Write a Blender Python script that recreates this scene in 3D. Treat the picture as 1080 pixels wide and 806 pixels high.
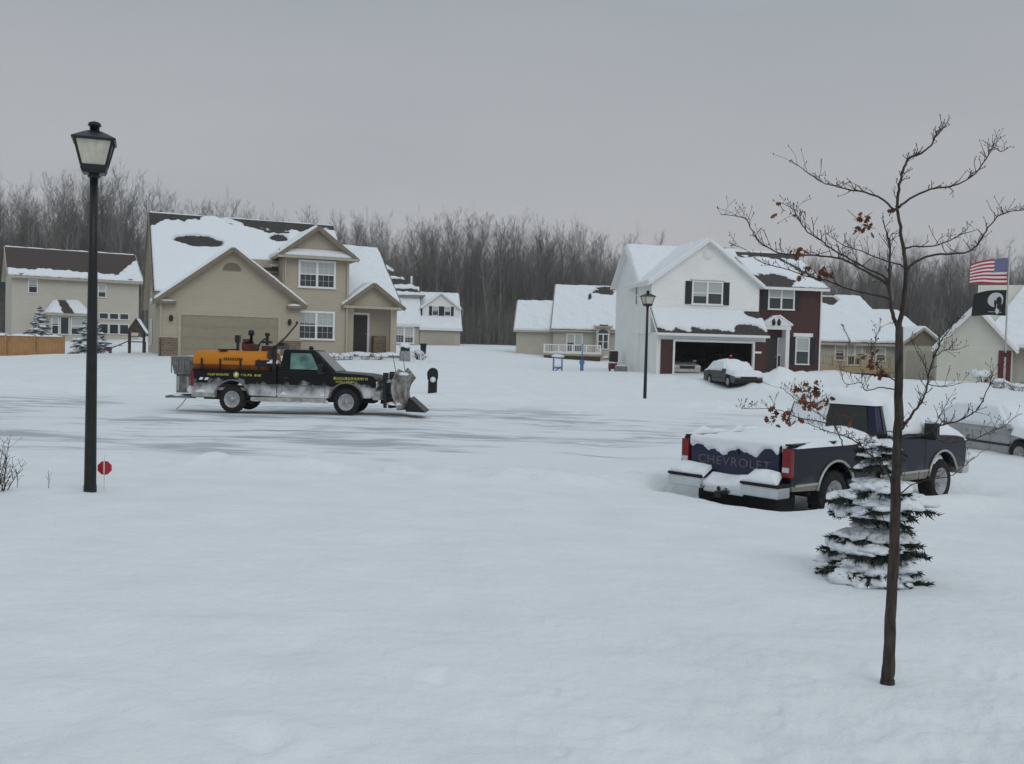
import bpy, bmesh, math, random
import numpy as np
from mathutils import Vector, Matrix
rad = math.radians
for o in list(bpy.data.objects): bpy.data.objects.remove(o)
S = bpy.context.scene
COL = S.collection

# ------------------------------------------------------------------ camera
FPX, CX, CY = 1050.0, 540.0, 403.0            # focal length and centre in the photograph's pixels
PITCH, ROLL, EYE = math.atan(34/FPX), rad(1.5), 1.75
cp, sp, cr, sr = math.cos(PITCH), math.sin(PITCH), math.cos(ROLL), math.sin(ROLL)
cam = bpy.data.cameras.new('camera'); camo = bpy.data.objects.new('camera', cam); COL.objects.link(camo)
cam.sensor_width = 36; cam.lens = 36*FPX/1080; cam.clip_start = .1; cam.clip_end = 4000
R0, U0, F0 = Vector((1,0,0)), Vector((0,sp,cp)), Vector((0,cp,-sp))
Rv = R0*cr + U0*sr; Uv = U0*cr - R0*sr
camo.matrix_world = Matrix(((Rv.x,Uv.x,-F0.x,0),(Rv.y,Uv.y,-F0.y,0),(Rv.z,Uv.z,-F0.z,EYE),(0,0,0,1)))
S.camera = camo
def ray(px, py):
    u, v = (px-CX)/FPX, (CY-py)/FPX
    u0 = u*cr - v*sr; v0 = u*sr + v*cr
    return (u0, cp+v0*sp, -sp+v0*cp)
def at(px, py, Y):                            # the point at real distance Y behind a pixel of the photograph
    d = ray(px, py); t = Y/d[1]
    return Vector((d[0]*t, Y, EYE+d[2]*t))

# ------------------------------------------------------------------ sky, sun, exposure
SUN_EL, SUN_AZ = rad(38), rad(150)
W = bpy.data.worlds.new('World'); S.world = W; W.use_nodes = True
nt = W.node_tree; nt.nodes.clear()
def N(t, k, **kw):
    n = t.nodes.new(k)
    for a, b in kw.items(): setattr(n, a, b)
    return n
out = N(nt,'ShaderNodeOutputWorld'); bg = N(nt,'ShaderNodeBackground'); bg.inputs[1].default_value = .1
sky = N(nt,'ShaderNodeTexSky', sky_type='NISHITA', sun_disc=False); sky.sun_elevation = SUN_EL; sky.sun_rotation = SUN_AZ
tc = N(nt,'ShaderNodeTexCoord'); sx = N(nt,'ShaderNodeSeparateXYZ'); nt.links.new(tc.outputs['Generated'], sx.inputs[0])
mp = N(nt,'ShaderNodeMapping'); mp.inputs['Scale'].default_value = (1.2,1.2,5)
nt.links.new(tc.outputs['Generated'], mp.inputs[0])
nz = N(nt,'ShaderNodeTexNoise'); nz.inputs['Scale'].default_value = 1.6; nz.inputs['Detail'].default_value = 4
nt.links.new(mp.outputs[0], nz.inputs[0])
ma = N(nt,'ShaderNodeMath', operation='MULTIPLY_ADD'); ma.inputs[1].default_value = .34; ma.inputs[2].default_value = -.17
nt.links.new(nz.outputs[0], ma.inputs[0])
mb_ = N(nt,'ShaderNodeMath', operation='ADD'); nt.links.new(sx.outputs[2], mb_.inputs[0]); nt.links.new(ma.outputs[0], mb_.inputs[1])
rp = N(nt,'ShaderNodeValToRGB'); nt.links.new(mb_.outputs[0], rp.inputs[0])
e = rp.color_ramp.elements
e[0].position = 0; e[0].color = (.435,.43,.445,1)
e[1].position = 1; e[1].color = (.59,.66,.715,1)
x = e.new(.13); x.color = (.41,.413,.43,1)
x = e.new(.34); x.color = (.345,.368,.395,1)
x = e.new(.62); x.color = (.45,.51,.545,1)
vm = N(nt,'ShaderNodeVectorMath', operation='SCALE'); vm.inputs['Scale'].default_value = 10
nt.links.new(rp.outputs[0], vm.inputs[0])
mx = N(nt,'ShaderNodeMix', data_type='RGBA'); mx.inputs['Factor'].default_value = .95
nt.links.new(sky.outputs[0], mx.inputs['A']); nt.links.new(vm.outputs[0], mx.inputs['B'])
nt.links.new(mx.outputs['Result'], bg.inputs[0]); nt.links.new(bg.outputs[0], out.inputs[0])
sl = bpy.data.lights.new('sun','SUN'); sl.energy = .5; sl.angle = rad(40); sl.color = (1,.97,.93)
so = bpy.data.objects.new('sun', sl); COL.objects.link(so)
sd = Vector((math.sin(SUN_AZ)*math.cos(SUN_EL), math.cos(SUN_AZ)*math.cos(SUN_EL), math.sin(SUN_EL)))
so.rotation_euler = sd.to_track_quat('Z','Y').to_euler(); so.location = (0,-20,60)
S.view_settings.view_transform = 'Standard'; S.view_settings.look = 'None'
S.view_settings.exposure = .12; S.view_settings.gamma = 1; S.view_settings.use_curve_mapping = False

# ------------------------------------------------------------------ materials
def principled(name):
    m = bpy.data.materials.new(name); m.use_nodes = True
    return m, m.node_tree, m.node_tree.nodes['Principled BSDF']
def c4(c): return (c[0],c[1],c[2],1)
def mat(name, col, rough=.6, var=.12, scale=6, bump=0, metal=0, col2=None, stretch=(1,1,1), spec=.4, bscale=None, coord='Object'):
    m, t, b = principled(name)
    co = N(t,'ShaderNodeTexCoord'); mpn = N(t,'ShaderNodeMapping'); mpn.inputs['Scale'].default_value = stretch
    t.links.new(co.outputs[coord], mpn.inputs[0])
    n = N(t,'ShaderNodeTexNoise'); n.inputs['Scale'].default_value = scale; n.inputs['Detail'].default_value = 5
    t.links.new(mpn.outputs[0], n.inputs[0])
    r = N(t,'ShaderNodeValToRGB'); t.links.new(n.outputs[0], r.inputs[0])
    a = r.color_ramp.elements
    lo = col2 if col2 else [c*(1-var) for c in col]
    hi = col if col2 else [min(1,c*(1+var)) for c in col]
    a[0].position = .32; a[0].color = c4(lo); a[1].position = .68; a[1].color = c4(hi)
    t.links.new(r.outputs[0], b.inputs['Base Color'])
    b.inputs['Roughness'].default_value = rough; b.inputs['Metallic'].default_value = metal
    b.inputs['Specular IOR Level'].default_value = spec
    if bump:
        bn = N(t,'ShaderNodeBump'); bn.inputs['Strength'].default_value = bump; bn.inputs['Distance'].default_value = .02
        if bscale:
            n = N(t,'ShaderNodeTexNoise'); n.inputs['Scale'].default_value = bscale; n.inputs['Detail'].default_value = 6
            t.links.new(mpn.outputs[0], n.inputs[0])
        t.links.new(n.outputs[0], bn.inputs['Height']); t.links.new(bn.outputs[0], b.inputs['Normal'])
    return m
def siding(name, col, pitch=.115):
    m, t, b = principled(name)
    co = N(t,'ShaderNodeTexCoord'); s = N(t,'ShaderNodeSeparateXYZ'); t.links.new(co.outputs['Object'], s.inputs[0])
    d = N(t,'ShaderNodeMath', operation='DIVIDE'); d.inputs[1].default_value = pitch; t.links.new(s.outputs[2], d.inputs[0])
    f = N(t,'ShaderNodeMath', operation='FRACT'); t.links.new(d.outputs[0], f.inputs[0])
    inv = N(t,'ShaderNodeMath', operation='SUBTRACT'); inv.inputs[0].default_value = 1; t.links.new(f.outputs[0], inv.inputs[1])
    bn = N(t,'ShaderNodeBump'); bn.inputs['Strength'].default_value = 1; bn.inputs['Distance'].default_value = .035
    t.links.new(inv.outputs[0], bn.inputs['Height']); t.links.new(bn.outputs[0], b.inputs['Normal'])
    n = N(t,'ShaderNodeTexNoise'); n.inputs['Scale'].default_value = 1.1; n.inputs['Detail'].default_value = 6
    t.links.new(co.outputs['Object'], n.inputs[0])
    r = N(t,'ShaderNodeValToRGB'); t.links.new(n.outputs[0], r.inputs[0])
    a = r.color_ramp.elements
    a[0].position = .3; a[0].color = c4([c*.95 for c in col]); a[1].position = .7; a[1].color = c4([min(1,c*1.03) for c in col])
    t.links.new(r.outputs[0], b.inputs['Base Color']); b.inputs['Roughness'].default_value = .65
    return m
def brickmat(name, c1, c2, mortar, sc=4.2):
    m, t, b = principled(name)
    co = N(t,'ShaderNodeTexCoord'); s = N(t,'ShaderNodeSeparateXYZ'); t.links.new(co.outputs['Object'], s.inputs[0])
    ad = N(t,'ShaderNodeMath', operation='ADD'); t.links.new(s.outputs[0], ad.inputs[0]); t.links.new(s.outputs[1], ad.inputs[1])
    cb = N(t,'ShaderNodeCombineXYZ'); t.links.new(ad.outputs[0], cb.inputs[0]); t.links.new(s.outputs[2], cb.inputs[1])
    k = N(t,'ShaderNodeTexBrick'); k.inputs['Scale'].default_value = sc
    k.inputs['Color1'].default_value = c4(c1); k.inputs['Color2'].default_value = c4(c2); k.inputs['Mortar'].default_value = c4(mortar)
    k.inputs['Mortar Size'].default_value = .018
    t.links.new(cb.outputs[0], k.inputs['Vector']); t.links.new(k.outputs[0], b.inputs['Base Color'])
    bn = N(t,'ShaderNodeBump'); bn.inputs['Strength'].default_value = .5; bn.inputs['Distance'].default_value = .01; bn.invert = True
    t.links.new(k.outputs['Fac'], bn.inputs['Height']); t.links.new(bn.outputs[0], b.inputs['Normal'])
    b.inputs['Roughness'].default_value = .85
    return m
def splitmat(name, top, low, z, rough=.35, dirt=.5, metal=0):
    """two-tone paint: colour changes at height z of the object, lower part speckled with road salt"""
    m, t, b = principled(name)
    co = N(t,'ShaderNodeTexCoord'); s = N(t,'ShaderNodeSeparateXYZ'); t.links.new(co.outputs['Object'], s.inputs[0])
    n = N(t,'ShaderNodeTexNoise'); n.inputs['Scale'].default_value = 3.5; n.inputs['Detail'].default_value = 8
    t.links.new(co.outputs['Object'], n.inputs[0])
    g = N(t,'ShaderNodeMath', operation='LESS_THAN'); g.inputs[1].default_value = z; t.links.new(s.outputs[2], g.inputs[0])
    m1 = N(t,'ShaderNodeMix', data_type='RGBA'); m1.inputs['A'].default_value = c4(top); m1.inputs['B'].default_value = c4(low)
    t.links.new(g.outputs[0], m1.inputs['Factor'])
    # salt film: noise against height
    h = N(t,'ShaderNodeMapRange'); h.inputs['From Min'].default_value = z+.28; h.inputs['From Max'].default_value = .35
    h.inputs['To Min'].default_value = -.25; h.inputs['To Max'].default_value = .45; t.links.new(s.outputs[2], h.inputs[0])
    a = N(t,'ShaderNodeMath', operation='ADD'); t.links.new(n.outputs[0], a.inputs[0]); t.links.new(h.outputs[0], a.inputs[1])
    r = N(t,'ShaderNodeMapRange'); r.inputs['From Min'].default_value = .47; r.inputs['From Max'].default_value = .82
    r.inputs['To Max'].default_value = dirt; t.links.new(a.outputs[0], r.inputs[0])
    m2 = N(t,'ShaderNodeMix', data_type='RGBA'); t.links.new(r.outputs[0], m2.inputs['Factor'])
    t.links.new(m1.outputs['Result'], m2.inputs['A']); m2.inputs['B'].default_value = (.60,.62,.64,1)
    t.links.new(m2.outputs['Result'], b.inputs['Base Color'])
    rr = N(t,'ShaderNodeMapRange'); rr.inputs['To Min'].default_value = rough; rr.inputs['To Max'].default_value = .9
    t.links.new(r.outputs[0], rr.inputs[0]); t.links.new(rr.outputs[0], b.inputs['Roughness'])
    b.inputs['Metallic'].default_value = metal; b.inputs['Specular IOR Level'].default_value = .22
    return m
def emis(name, col, st):
    m, t, b = principled(name)
    b.inputs['Base Color'].default_value = c4(col); b.inputs['Emission Color'].default_value = c4(col); b.inputs['Emission Strength'].default_value = st
    return m
M = {}
SNOWC = (.80,.835,.87)
M['snow'] = mat('snow', SNOWC, .75, .03, 3, .25, bscale=22)
M['ground_snow'] = mat('ground_snow', (.80,.83,.855), .8, .035, 1.3, .55, bscale=7)
def crust(m):
    t = m.node_tree; b = t.nodes['Principled BSDF']; old = b.inputs['Normal'].links[0].from_node
    co = [n for n in t.nodes if n.type == 'TEX_COORD'][0]; old.inputs['Distance'].default_value = .05
    n = N(t,'ShaderNodeTexNoise'); n.inputs['Scale'].default_value = 45; n.inputs['Detail'].default_value = 6; t.links.new(co.outputs['Object'], n.inputs[0])
    q = N(t,'ShaderNodeBump'); q.inputs['Strength'].default_value = .5; q.inputs['Distance'].default_value = .012
    t.links.new(n.outputs[0], q.inputs['Height']); t.links.new(old.outputs[0], q.inputs['Normal']); t.links.new(q.outputs[0], b.inputs['Normal'])
crust(M['ground_snow'])
M['beige'] = siding('beige_siding', (.43,.38,.295))
M['beige_far'] = siding('pale_beige_siding', (.54,.51,.44))
M['tan_far'] = siding('tan_siding', (.47,.445,.375))
M['white_sid'] = siding('white_siding', (.86,.87,.85))
M['cream'] = siding('cream_siding', (.66,.65,.57))
M['trim_white'] = mat('white_trim', (.78,.78,.77), .5, .05)
M['trim_tan'] = mat('tan_trim', (.42,.38,.30), .55, .08)
M['fascia'] = mat('brown_fascia', (.20,.165,.12), .6, .12)
M['shingle'] = mat('dark_shingles', (.055,.051,.046), .9, .4, 5, .6, stretch=(1,1,3))
M['shingle_br'] = mat('brown_shingles', (.062,.048,.042), .9, .3, 9, .6)
M['brick'] = brickmat('red_brick', (.085,.027,.023), (.055,.02,.019), (.09,.065,.058))
M['stone'] = brickmat('stone_veneer', (.22,.15,.10), (.12,.085,.065), (.25,.23,.2), 2.0)
M['glass'] = mat('window_glass', (.035,.045,.05), .06, .3, .7, spec=.6)
M['blind'] = mat('window_blind', (.42,.45,.44), .3, .1, 2, stretch=(.2,.2,14), spec=.5)
M['black_sh'] = mat('black_shutter', (.012,.014,.016), .5, .2, 5, .3, stretch=(1,1,12))
M['red_sh'] = mat('dark_red_paint', (.11,.018,.022), .5, .2)
M['garage_tan'] = mat('olive_tan_garage_door', (.28,.25,.18), .55, .05, 2)
M['garage_beige'] = mat('beige_garage_door', (.40,.37,.31), .55, .05, 2)
M['door_dark'] = mat('dark_door', (.03,.022,.02), .45, .2)
M['concrete'] = mat('concrete', (.34,.33,.32), .9, .15, 8, .3)
M['black_metal'] = mat('black_metal', (.010,.012,.012), .4, .3, 8, .1)
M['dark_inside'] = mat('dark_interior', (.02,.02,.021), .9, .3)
M['milk_glass'] = mat('frosted_lamp_glass', (.52,.51,.42), .25, .14, 5, stretch=(3,3,1))
M['rubber'] = mat('rubber', (.013,.013,.014), .85, .3, 12, .3)
M['rim'] = mat('salt_covered_rim', (.40,.41,.42), .55, .25, 9, .2)
M['chrome'] = mat('bumper_chrome', (.55,.57,.58), .18, .08, 4, metal=1)
M['dull_letter'] = mat('worn_grey_lettering', (.10,.105,.115), .5, .4, 40)
M['silver'] = mat('silver_trim', (.45,.45,.43), .35, .1, 5, metal=.5)
M['navy'] = splitmat('dark_navy_paint', (.011,.011,.023), (.20,.185,.15), .60, .3, .10)
M['navy_plain'] = mat('dark_navy_tailgate', (.008,.013,.045), .3, .2, 4)
M['plow_paint'] = splitmat('black_over_grey_paint', (.004,.005,.005), (.15,.155,.16), .80, .35, .95)
M['black_paint'] = mat('black_paint', (.004,.005,.005), .35, .2, 4, spec=.2)
M['taillight'] = mat('red_lamp_lens', (.20,.008,.013), .2, .2, 12)
M['clear_lens'] = mat('clear_lamp_lens', (.55,.57,.58), .12, .1, 9)
M['car_glass'] = mat('car_glass', (.012,.016,.016), .06, .3, 2, spec=.7)
M['green_glass'] = mat('greenish_car_glass', (.10,.21,.19), .08, .5, 3.5, spec=.6)
M['orange'] = splitmat('orange_tank', (.56,.20,.010), (.24,.062,.012), 1.34, .5, .12)  # lower half of the tank coloured dark red as painted shading, faint salt film
M['grey_steel'] = mat('grimy_grey_steel', (.16,.165,.16), .6, .4, 7, .3)
M['salt_steel'] = mat('salt_caked_steel', (.36,.36,.34), .8, .35, 6, .4)
M['blade'] = mat('rusty_salted_blade', (.42,.41,.39), .8, .3, 5, .4, col2=(.10,.08,.065), bscale=14)
M['red_paint'] = mat('faded_red_paint', (.075,.018,.016), .5, .4, 8)
M['yellow'] = mat('yellow_lettering', (.42,.40,.06), .5, .25, 30)
M['sign_red'] = mat('red_sign', (.42,.02,.03), .45, .1)
M['bark'] = mat('young_oak_bark', (.048,.040,.033), .95, .55, 38, 1.0, stretch=(1,1,.22))
M['twig'] = mat('twig_bark', (.050,.038,.032), .9, .3, 25)
M['dry_leaf'] = mat('dry_oak_leaf', (.14,.05,.022), .8, .45, 20)
M['needles'] = mat('spruce_needles', (.034,.044,.037), .8, .4, 14)
M['frosted'] = mat('frosted_needles', (.20,.23,.225), .85, .35, 6, col2=(.05,.065,.06))
M['wood'] = mat('cedar_boards', (.42,.235,.10), .8, .2, 5, .3, stretch=(3,3,.4))
M['deckwood'] = mat('deck_boards', (.36,.27,.155), .8, .2, 5, .2, stretch=(.5,4,4))
M['deckdark'] = mat('dark_deck_skirt', (.055,.048,.04), .9, .3, 5)
M['darkwood'] = mat('weathered_timber', (.07,.055,.045), .9, .3, 6)
M['blue_plastic'] = mat('blue_plastic', (.09,.19,.42), .45, .12)
M['purple_plastic'] = mat('purple_plastic', (.10,.03,.07), .45, .12)
M['silver_car'] = mat('silver_car_paint', (.36,.37,.375), .4, .1, 4, metal=.3)
M['dark_car'] = mat('dark_green_grey_car_paint', (.05,.058,.058), .35, .2, 4)
M['white_car'] = mat('pale_car_paint', (.48,.48,.47), .4, .08, 4)
M['metal_pole'] = mat('pale_metal_pole', (.5,.51,.5), .4, .08)
M['ac'] = mat('grey_metal_casing', (.27,.28,.28), .6, .2, 8)
M['white_paint'] = mat('white_paint', (.8,.8,.8), .5, .04)
M['brake_glow'] = emis('lit_red_lamp', (1,.04,.08), 1.6)
def roofsnow():
    m, t, b = principled('snow_thinning_to_shingle'); co = N(t,'ShaderNodeTexCoord'); a = N(t,'ShaderNodeAttribute', attribute_name='depth')
    n = N(t,'ShaderNodeTexNoise'); n.inputs['Scale'].default_value = 7; n.inputs['Detail'].default_value = 8; n.inputs['Roughness'].default_value = .7; t.links.new(co.outputs['Object'], n.inputs[0])
    k = N(t,'ShaderNodeMath', operation='SUBTRACT'); t.links.new(a.outputs['Fac'], k.inputs[0]); t.links.new(n.outputs[0], k.inputs[1])
    r = N(t,'ShaderNodeMapRange'); r.inputs['From Min'].default_value = -.18; r.inputs['From Max'].default_value = .12; t.links.new(k.outputs[0], r.inputs[0])
    x = N(t,'ShaderNodeMix', data_type='RGBA'); t.links.new(r.outputs[0], x.inputs['Factor']); x.inputs['A'].default_value = (.058,.053,.048,1); x.inputs['B'].default_value = c4(SNOWC)
    t.links.new(x.outputs['Result'], b.inputs['Base Color']); b.inputs['Roughness'].default_value = .8
    return m
M['roof_snow'] = roofsnow()
def treemat():
    m, t, b = principled('woodland_bark')
    oi = N(t,'ShaderNodeObjectInfo'); g = N(t,'ShaderNodeNewGeometry')
    n = N(t,'ShaderNodeTexNoise'); n.inputs['Scale'].default_value = .45; n.inputs['Detail'].default_value = 3
    mpn = N(t,'ShaderNodeMapping'); mpn.inputs['Scale'].default_value = (1,1,.12); t.links.new(g.outputs['Position'], mpn.inputs[0]); t.links.new(mpn.outputs[0], n.inputs[0])
    a = N(t,'ShaderNodeMath', operation='MULTIPLY_ADD'); a.inputs[1].default_value = .35; t.links.new(oi.outputs['Random'], a.inputs[0])
    t.links.new(n.outputs[0], a.inputs[2])
    r = N(t,'ShaderNodeValToRGB'); t.links.new(a.outputs[0], r.inputs[0])
    q = r.color_ramp.elements
    q[0].position = .35; q[0].color = (.044,.040,.037,1); q[1].position = .92; q[1].color = (.23,.215,.20,1)
    t.links.new(r.outputs[0], b.inputs['Base Color']); b.inputs['Roughness'].default_value = .95
    return m
M['treebark'] = treemat()

# ------------------------------------------------------------------ mesh helpers
class MB:
    def __init__(s): s.v = []; s.f = []; s.m = []; s.sm = []
    def face(s, pts, mi=0, sm=False):
        i = len(s.v); s.v += [tuple(p) for p in pts]; s.f.append(tuple(range(i, i+len(pts)))); s.m.append(mi); s.sm.append(sm)
    def add(s, vs, fs, mi=0, sm=False):
        i = len(s.v); s.v += [tuple(p) for p in vs]
        for f in fs: s.f.append(tuple(a+i for a in f)); s.m.append(mi); s.sm.append(sm)
    def box(s, x0, y0, z0, x1, y1, z1, mi=0):
        x0, x1 = sorted((x0,x1)); y0, y1 = sorted((y0,y1)); z0, z1 = sorted((z0,z1))
        s.add([(x0,y0,z0),(x1,y0,z0),(x1,y1,z0),(x0,y1,z0),(x0,y0,z1),(x1,y0,z1),(x1,y1,z1),(x0,y1,z1)],
              [(0,3,2,1),(4,5,6,7),(0,1,5,4),(1,2,6,5),(2,3,7,6),(3,0,4,7)], mi)
    def prism(s, poly, ax, a, b, mi=0):
        """poly in the two other axes (kept in xyz order), run along axis ax from a to b"""
        def P(q, w): return {'x':(w,q[0],q[1]), 'y':(q[0],w,q[1]), 'z':(q[0],q[1],w)}[ax]
        n = len(poly); vs = [P(q,a) for q in poly]+[P(q,b) for q in poly]
        fs = [tuple(range(n))[::-1], tuple(range(n,2*n))]+[(i,(i+1)%n,n+(i+1)%n,n+i) for i in range(n)]
        s.add(vs, fs, mi)
    def frustum(s, b, t, mi=0):
        s.add(list(b)+list(t), [(3,2,1,0),(4,5,6,7),(0,1,5,4),(1,2,6,5),(2,3,7,6),(3,0,4,7)], mi)
    def beam(s, p, q, w, h, mi=0, up=(0,0,1)):
        p, q = Vector(p), Vector(q); d = (q-p).normalized(); u = Vector(up); sd = d.cross(u)
        if sd.length < 1e-4: sd = d.cross(Vector((1,0,0)))
        sd.normalize(); u = sd.cross(d)
        c = [(-1,-1),(1,-1),(1,1),(-1,1)]
        s.frustum([p+sd*(a*w/2)+u*(b*h/2) for a,b in c], [q+sd*(a*w/2)+u*(b*h/2) for a,b in c], mi)
    def tube(s, pts, rs, n=6, mi=0, sm=True, cap=True):
        pts = [Vector(p) for p in pts]
        if not hasattr(rs,'__len__'): rs = [rs]*len(pts)
        base = len(s.v); prev = None
        for i, p in enumerate(pts):
            d = (pts[min(i+1,len(pts)-1)]-pts[max(i-1,0)])
            if d.length < 1e-9: d = Vector((0,0,1))
            d.normalize()
            if prev is None:
                a = d.orthogonal().normalized()
            else:
                a = prev - d*prev.dot(d)
                a = d.orthogonal().normalized() if a.length < 1e-6 else a.normalized()
            prev = a; b = d.cross(a)
            for k in range(n):
                th = 2*math.pi*k/n
                s.v.append(tuple(p+(a*math.cos(th)+b*math.sin(th))*rs[i]))
        for i in range(len(pts)-1):
            for k in range(n):
                s.f.append((base+i*n+k, base+i*n+(k+1)%n, base+(i+1)*n+(k+1)%n, base+(i+1)*n+k)); s.m.append(mi); s.sm.append(sm)
        if cap:
            s.f.append(tuple(base+k for k in range(n))[::-1]); s.m.append(mi); s.sm.append(False)
            e = base+(len(pts)-1)*n; s.f.append(tuple(e+k for k in range(n))); s.m.append(mi); s.sm.append(False)
    def lathe(s, prof, c=(0,0,0), ax='z', n=20, mi=0, sm=True, ph=0, cap=True):
        base = len(s.v); c = Vector(c)
        for r, h in prof:
            for k in range(n):
                t = 2*math.pi*k/n+ph; a, b = r*math.cos(t), r*math.sin(t)
                s.v.append(tuple(c+Vector({'z':(a,b,h),'y':(a,h,b),'x':(h,a,b)}[ax])))
        for i in range(len(prof)-1):
            for k in range(n):
                s.f.append((base+i*n+k, base+i*n+(k+1)%n, base+(i+1)*n+(k+1)%n, base+(i+1)*n+k)); s.m.append(mi); s.sm.append(sm)
        for i in (0, len(prof)-1):
            if cap and prof[i][0] > 1e-4: s.f.append(tuple(base+i*n+k for k in range(n))); s.m.append(mi); s.sm.append(False)
    def blob(s, c, r, seed=0, j=.18, mi=0, nu=10, nv=6, flat=.35):
        """lumpy snow cushion: an ellipsoid with its underside pressed flat"""
        rg = random.Random(seed); ph = [rg.uniform(0,6.28) for _ in range(6)]; vs = []; fs = []
        for a in range(nv+1):
            th = math.pi*a/nv
            for b in range(nu):
                f = 2*math.pi*b/nu
                q = 1+j*(math.sin(2*f+ph[0]+th)+.6*math.sin(3*f+ph[1])*math.sin(th*2+ph[2])+.5*math.sin(5*f+ph[3]+2*th))
                z = math.cos(th)
                if z < 0: z *= flat
                vs.append((c[0]+r[0]*q*math.sin(th)*math.cos(f), c[1]+r[1]*q*math.sin(th)*math.sin(f), c[2]+r[2]*q*z))
        for a in range(nv):
            for b in range(nu): fs.append((a*nu+b, a*nu+(b+1)%nu, (a+1)*nu+(b+1)%nu, (a+1)*nu+b))
        s.add(vs, fs, mi, True)
    def build(s, name, mats, parent=None, bevel=0, seg=2, recalc=True, angle=35):
        me = bpy.data.meshes.new(name); me.from_pydata(s.v, [], s.f); me.update()
        for q in (mats if isinstance(mats,(list,tuple)) else [mats]): me.materials.append(q)
        me.polygons.foreach_set('material_index', s.m); me.polygons.foreach_set('use_smooth', s.sm)
        if recalc:
            b = bmesh.new(); b.from_mesh(me); bmesh.ops.remove_doubles(b, verts=b.verts, dist=1e-5) if bevel else None
            bmesh.ops.recalc_face_normals(b, faces=b.faces)
            if bevel:
                ed = [e for e in b.edges if len(e.link_faces)==2 and e.calc_face_angle(0) > rad(angle)]
                bmesh.ops.bevel(b, geom=ed, offset=bevel, segments=seg, affect='EDGES', profile=.6, clamp_overlap=True)
            b.to_mesh(me); b.free()
        o = bpy.data.objects.new(name, me); COL.objects.link(o)
        if parent is not None: o.parent = parent
        return o
def tag(o, label=None, cat=None, group=None, kind=None):
    if label: o['label'] = label
    if cat: o['category'] = cat
    if group: o['group'] = group
    if kind: o['kind'] = kind
    return o
def thing(name, label, cat, loc=(0,0,0), rz=0, group=None):
    o = bpy.data.objects.new(name, None); COL.objects.link(o); o.empty_display_size = .2
    o.location = loc; o.rotation_euler = (0,0,rz)
    return tag(o, label, cat, group)
def copy_tree(o, parent=None):
    c = o.copy(); COL.objects.link(c)
    if parent is not None: c.parent = parent
    for ch in list(o.children): copy_tree(ch, c)
    return c

# numpy value noise
_rs = np.random.RandomState(11); _T = _rs.rand(256,256)
def vnoise(x, y):
    xi = np.floor(x).astype(int); yi = np.floor(y).astype(int); fx = x-xi; fy = y-yi
    fx = fx*fx*(3-2*fx); fy = fy*fy*(3-2*fy)
    a = _T[xi&255, yi&255]; b = _T[(xi+1)&255, yi&255]; c = _T[xi&255,(yi+1)&255]; d = _T[(xi+1)&255,(yi+1)&255]
    return (a*(1-fx)+b*fx)*(1-fy)+(c*(1-fx)+d*fx)*fy-.5
def fbm(x, y, o=4):
    r = 0; a = 1
    for k in range(o): r = r+a*vnoise(x*2**k+17*k, y*2**k+31*k); a *= .5
    return r
def npmesh(name, V, Fq, m, smooth=True, parent=None):
    me = bpy.data.meshes.new(name); V = np.asarray(V, dtype=np.float32); Fq = np.asarray(Fq, dtype=np.int32)
    k = Fq.shape[1]
    me.vertices.add(len(V)); me.vertices.foreach_set('co', V.ravel())
    me.loops.add(Fq.size); me.loops.foreach_set('vertex_index', Fq.ravel())
    me.polygons.add(len(Fq)); me.polygons.foreach_set('loop_start', np.arange(0, Fq.size, k, dtype=np.int32))
    me.polygons.foreach_set('loop_total', np.full(len(Fq), k, dtype=np.int32))
    me.polygons.foreach_set('use_smooth', np.full(len(Fq), smooth))
    me.materials.append(m); me.update(calc_edges=True); me.validate()
    o = bpy.data.objects.new(name, me); COL.objects.link(o)
    if parent is not None: o.parent = parent
    return o
def gridfaces(nu, nv):
    i = np.arange(nu-1)[:,None]*nv+np.arange(nv-1)[None,:]
    return np.stack([i, i+nv, i+nv+1, i+1], -1).reshape(-1,4)
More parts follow.
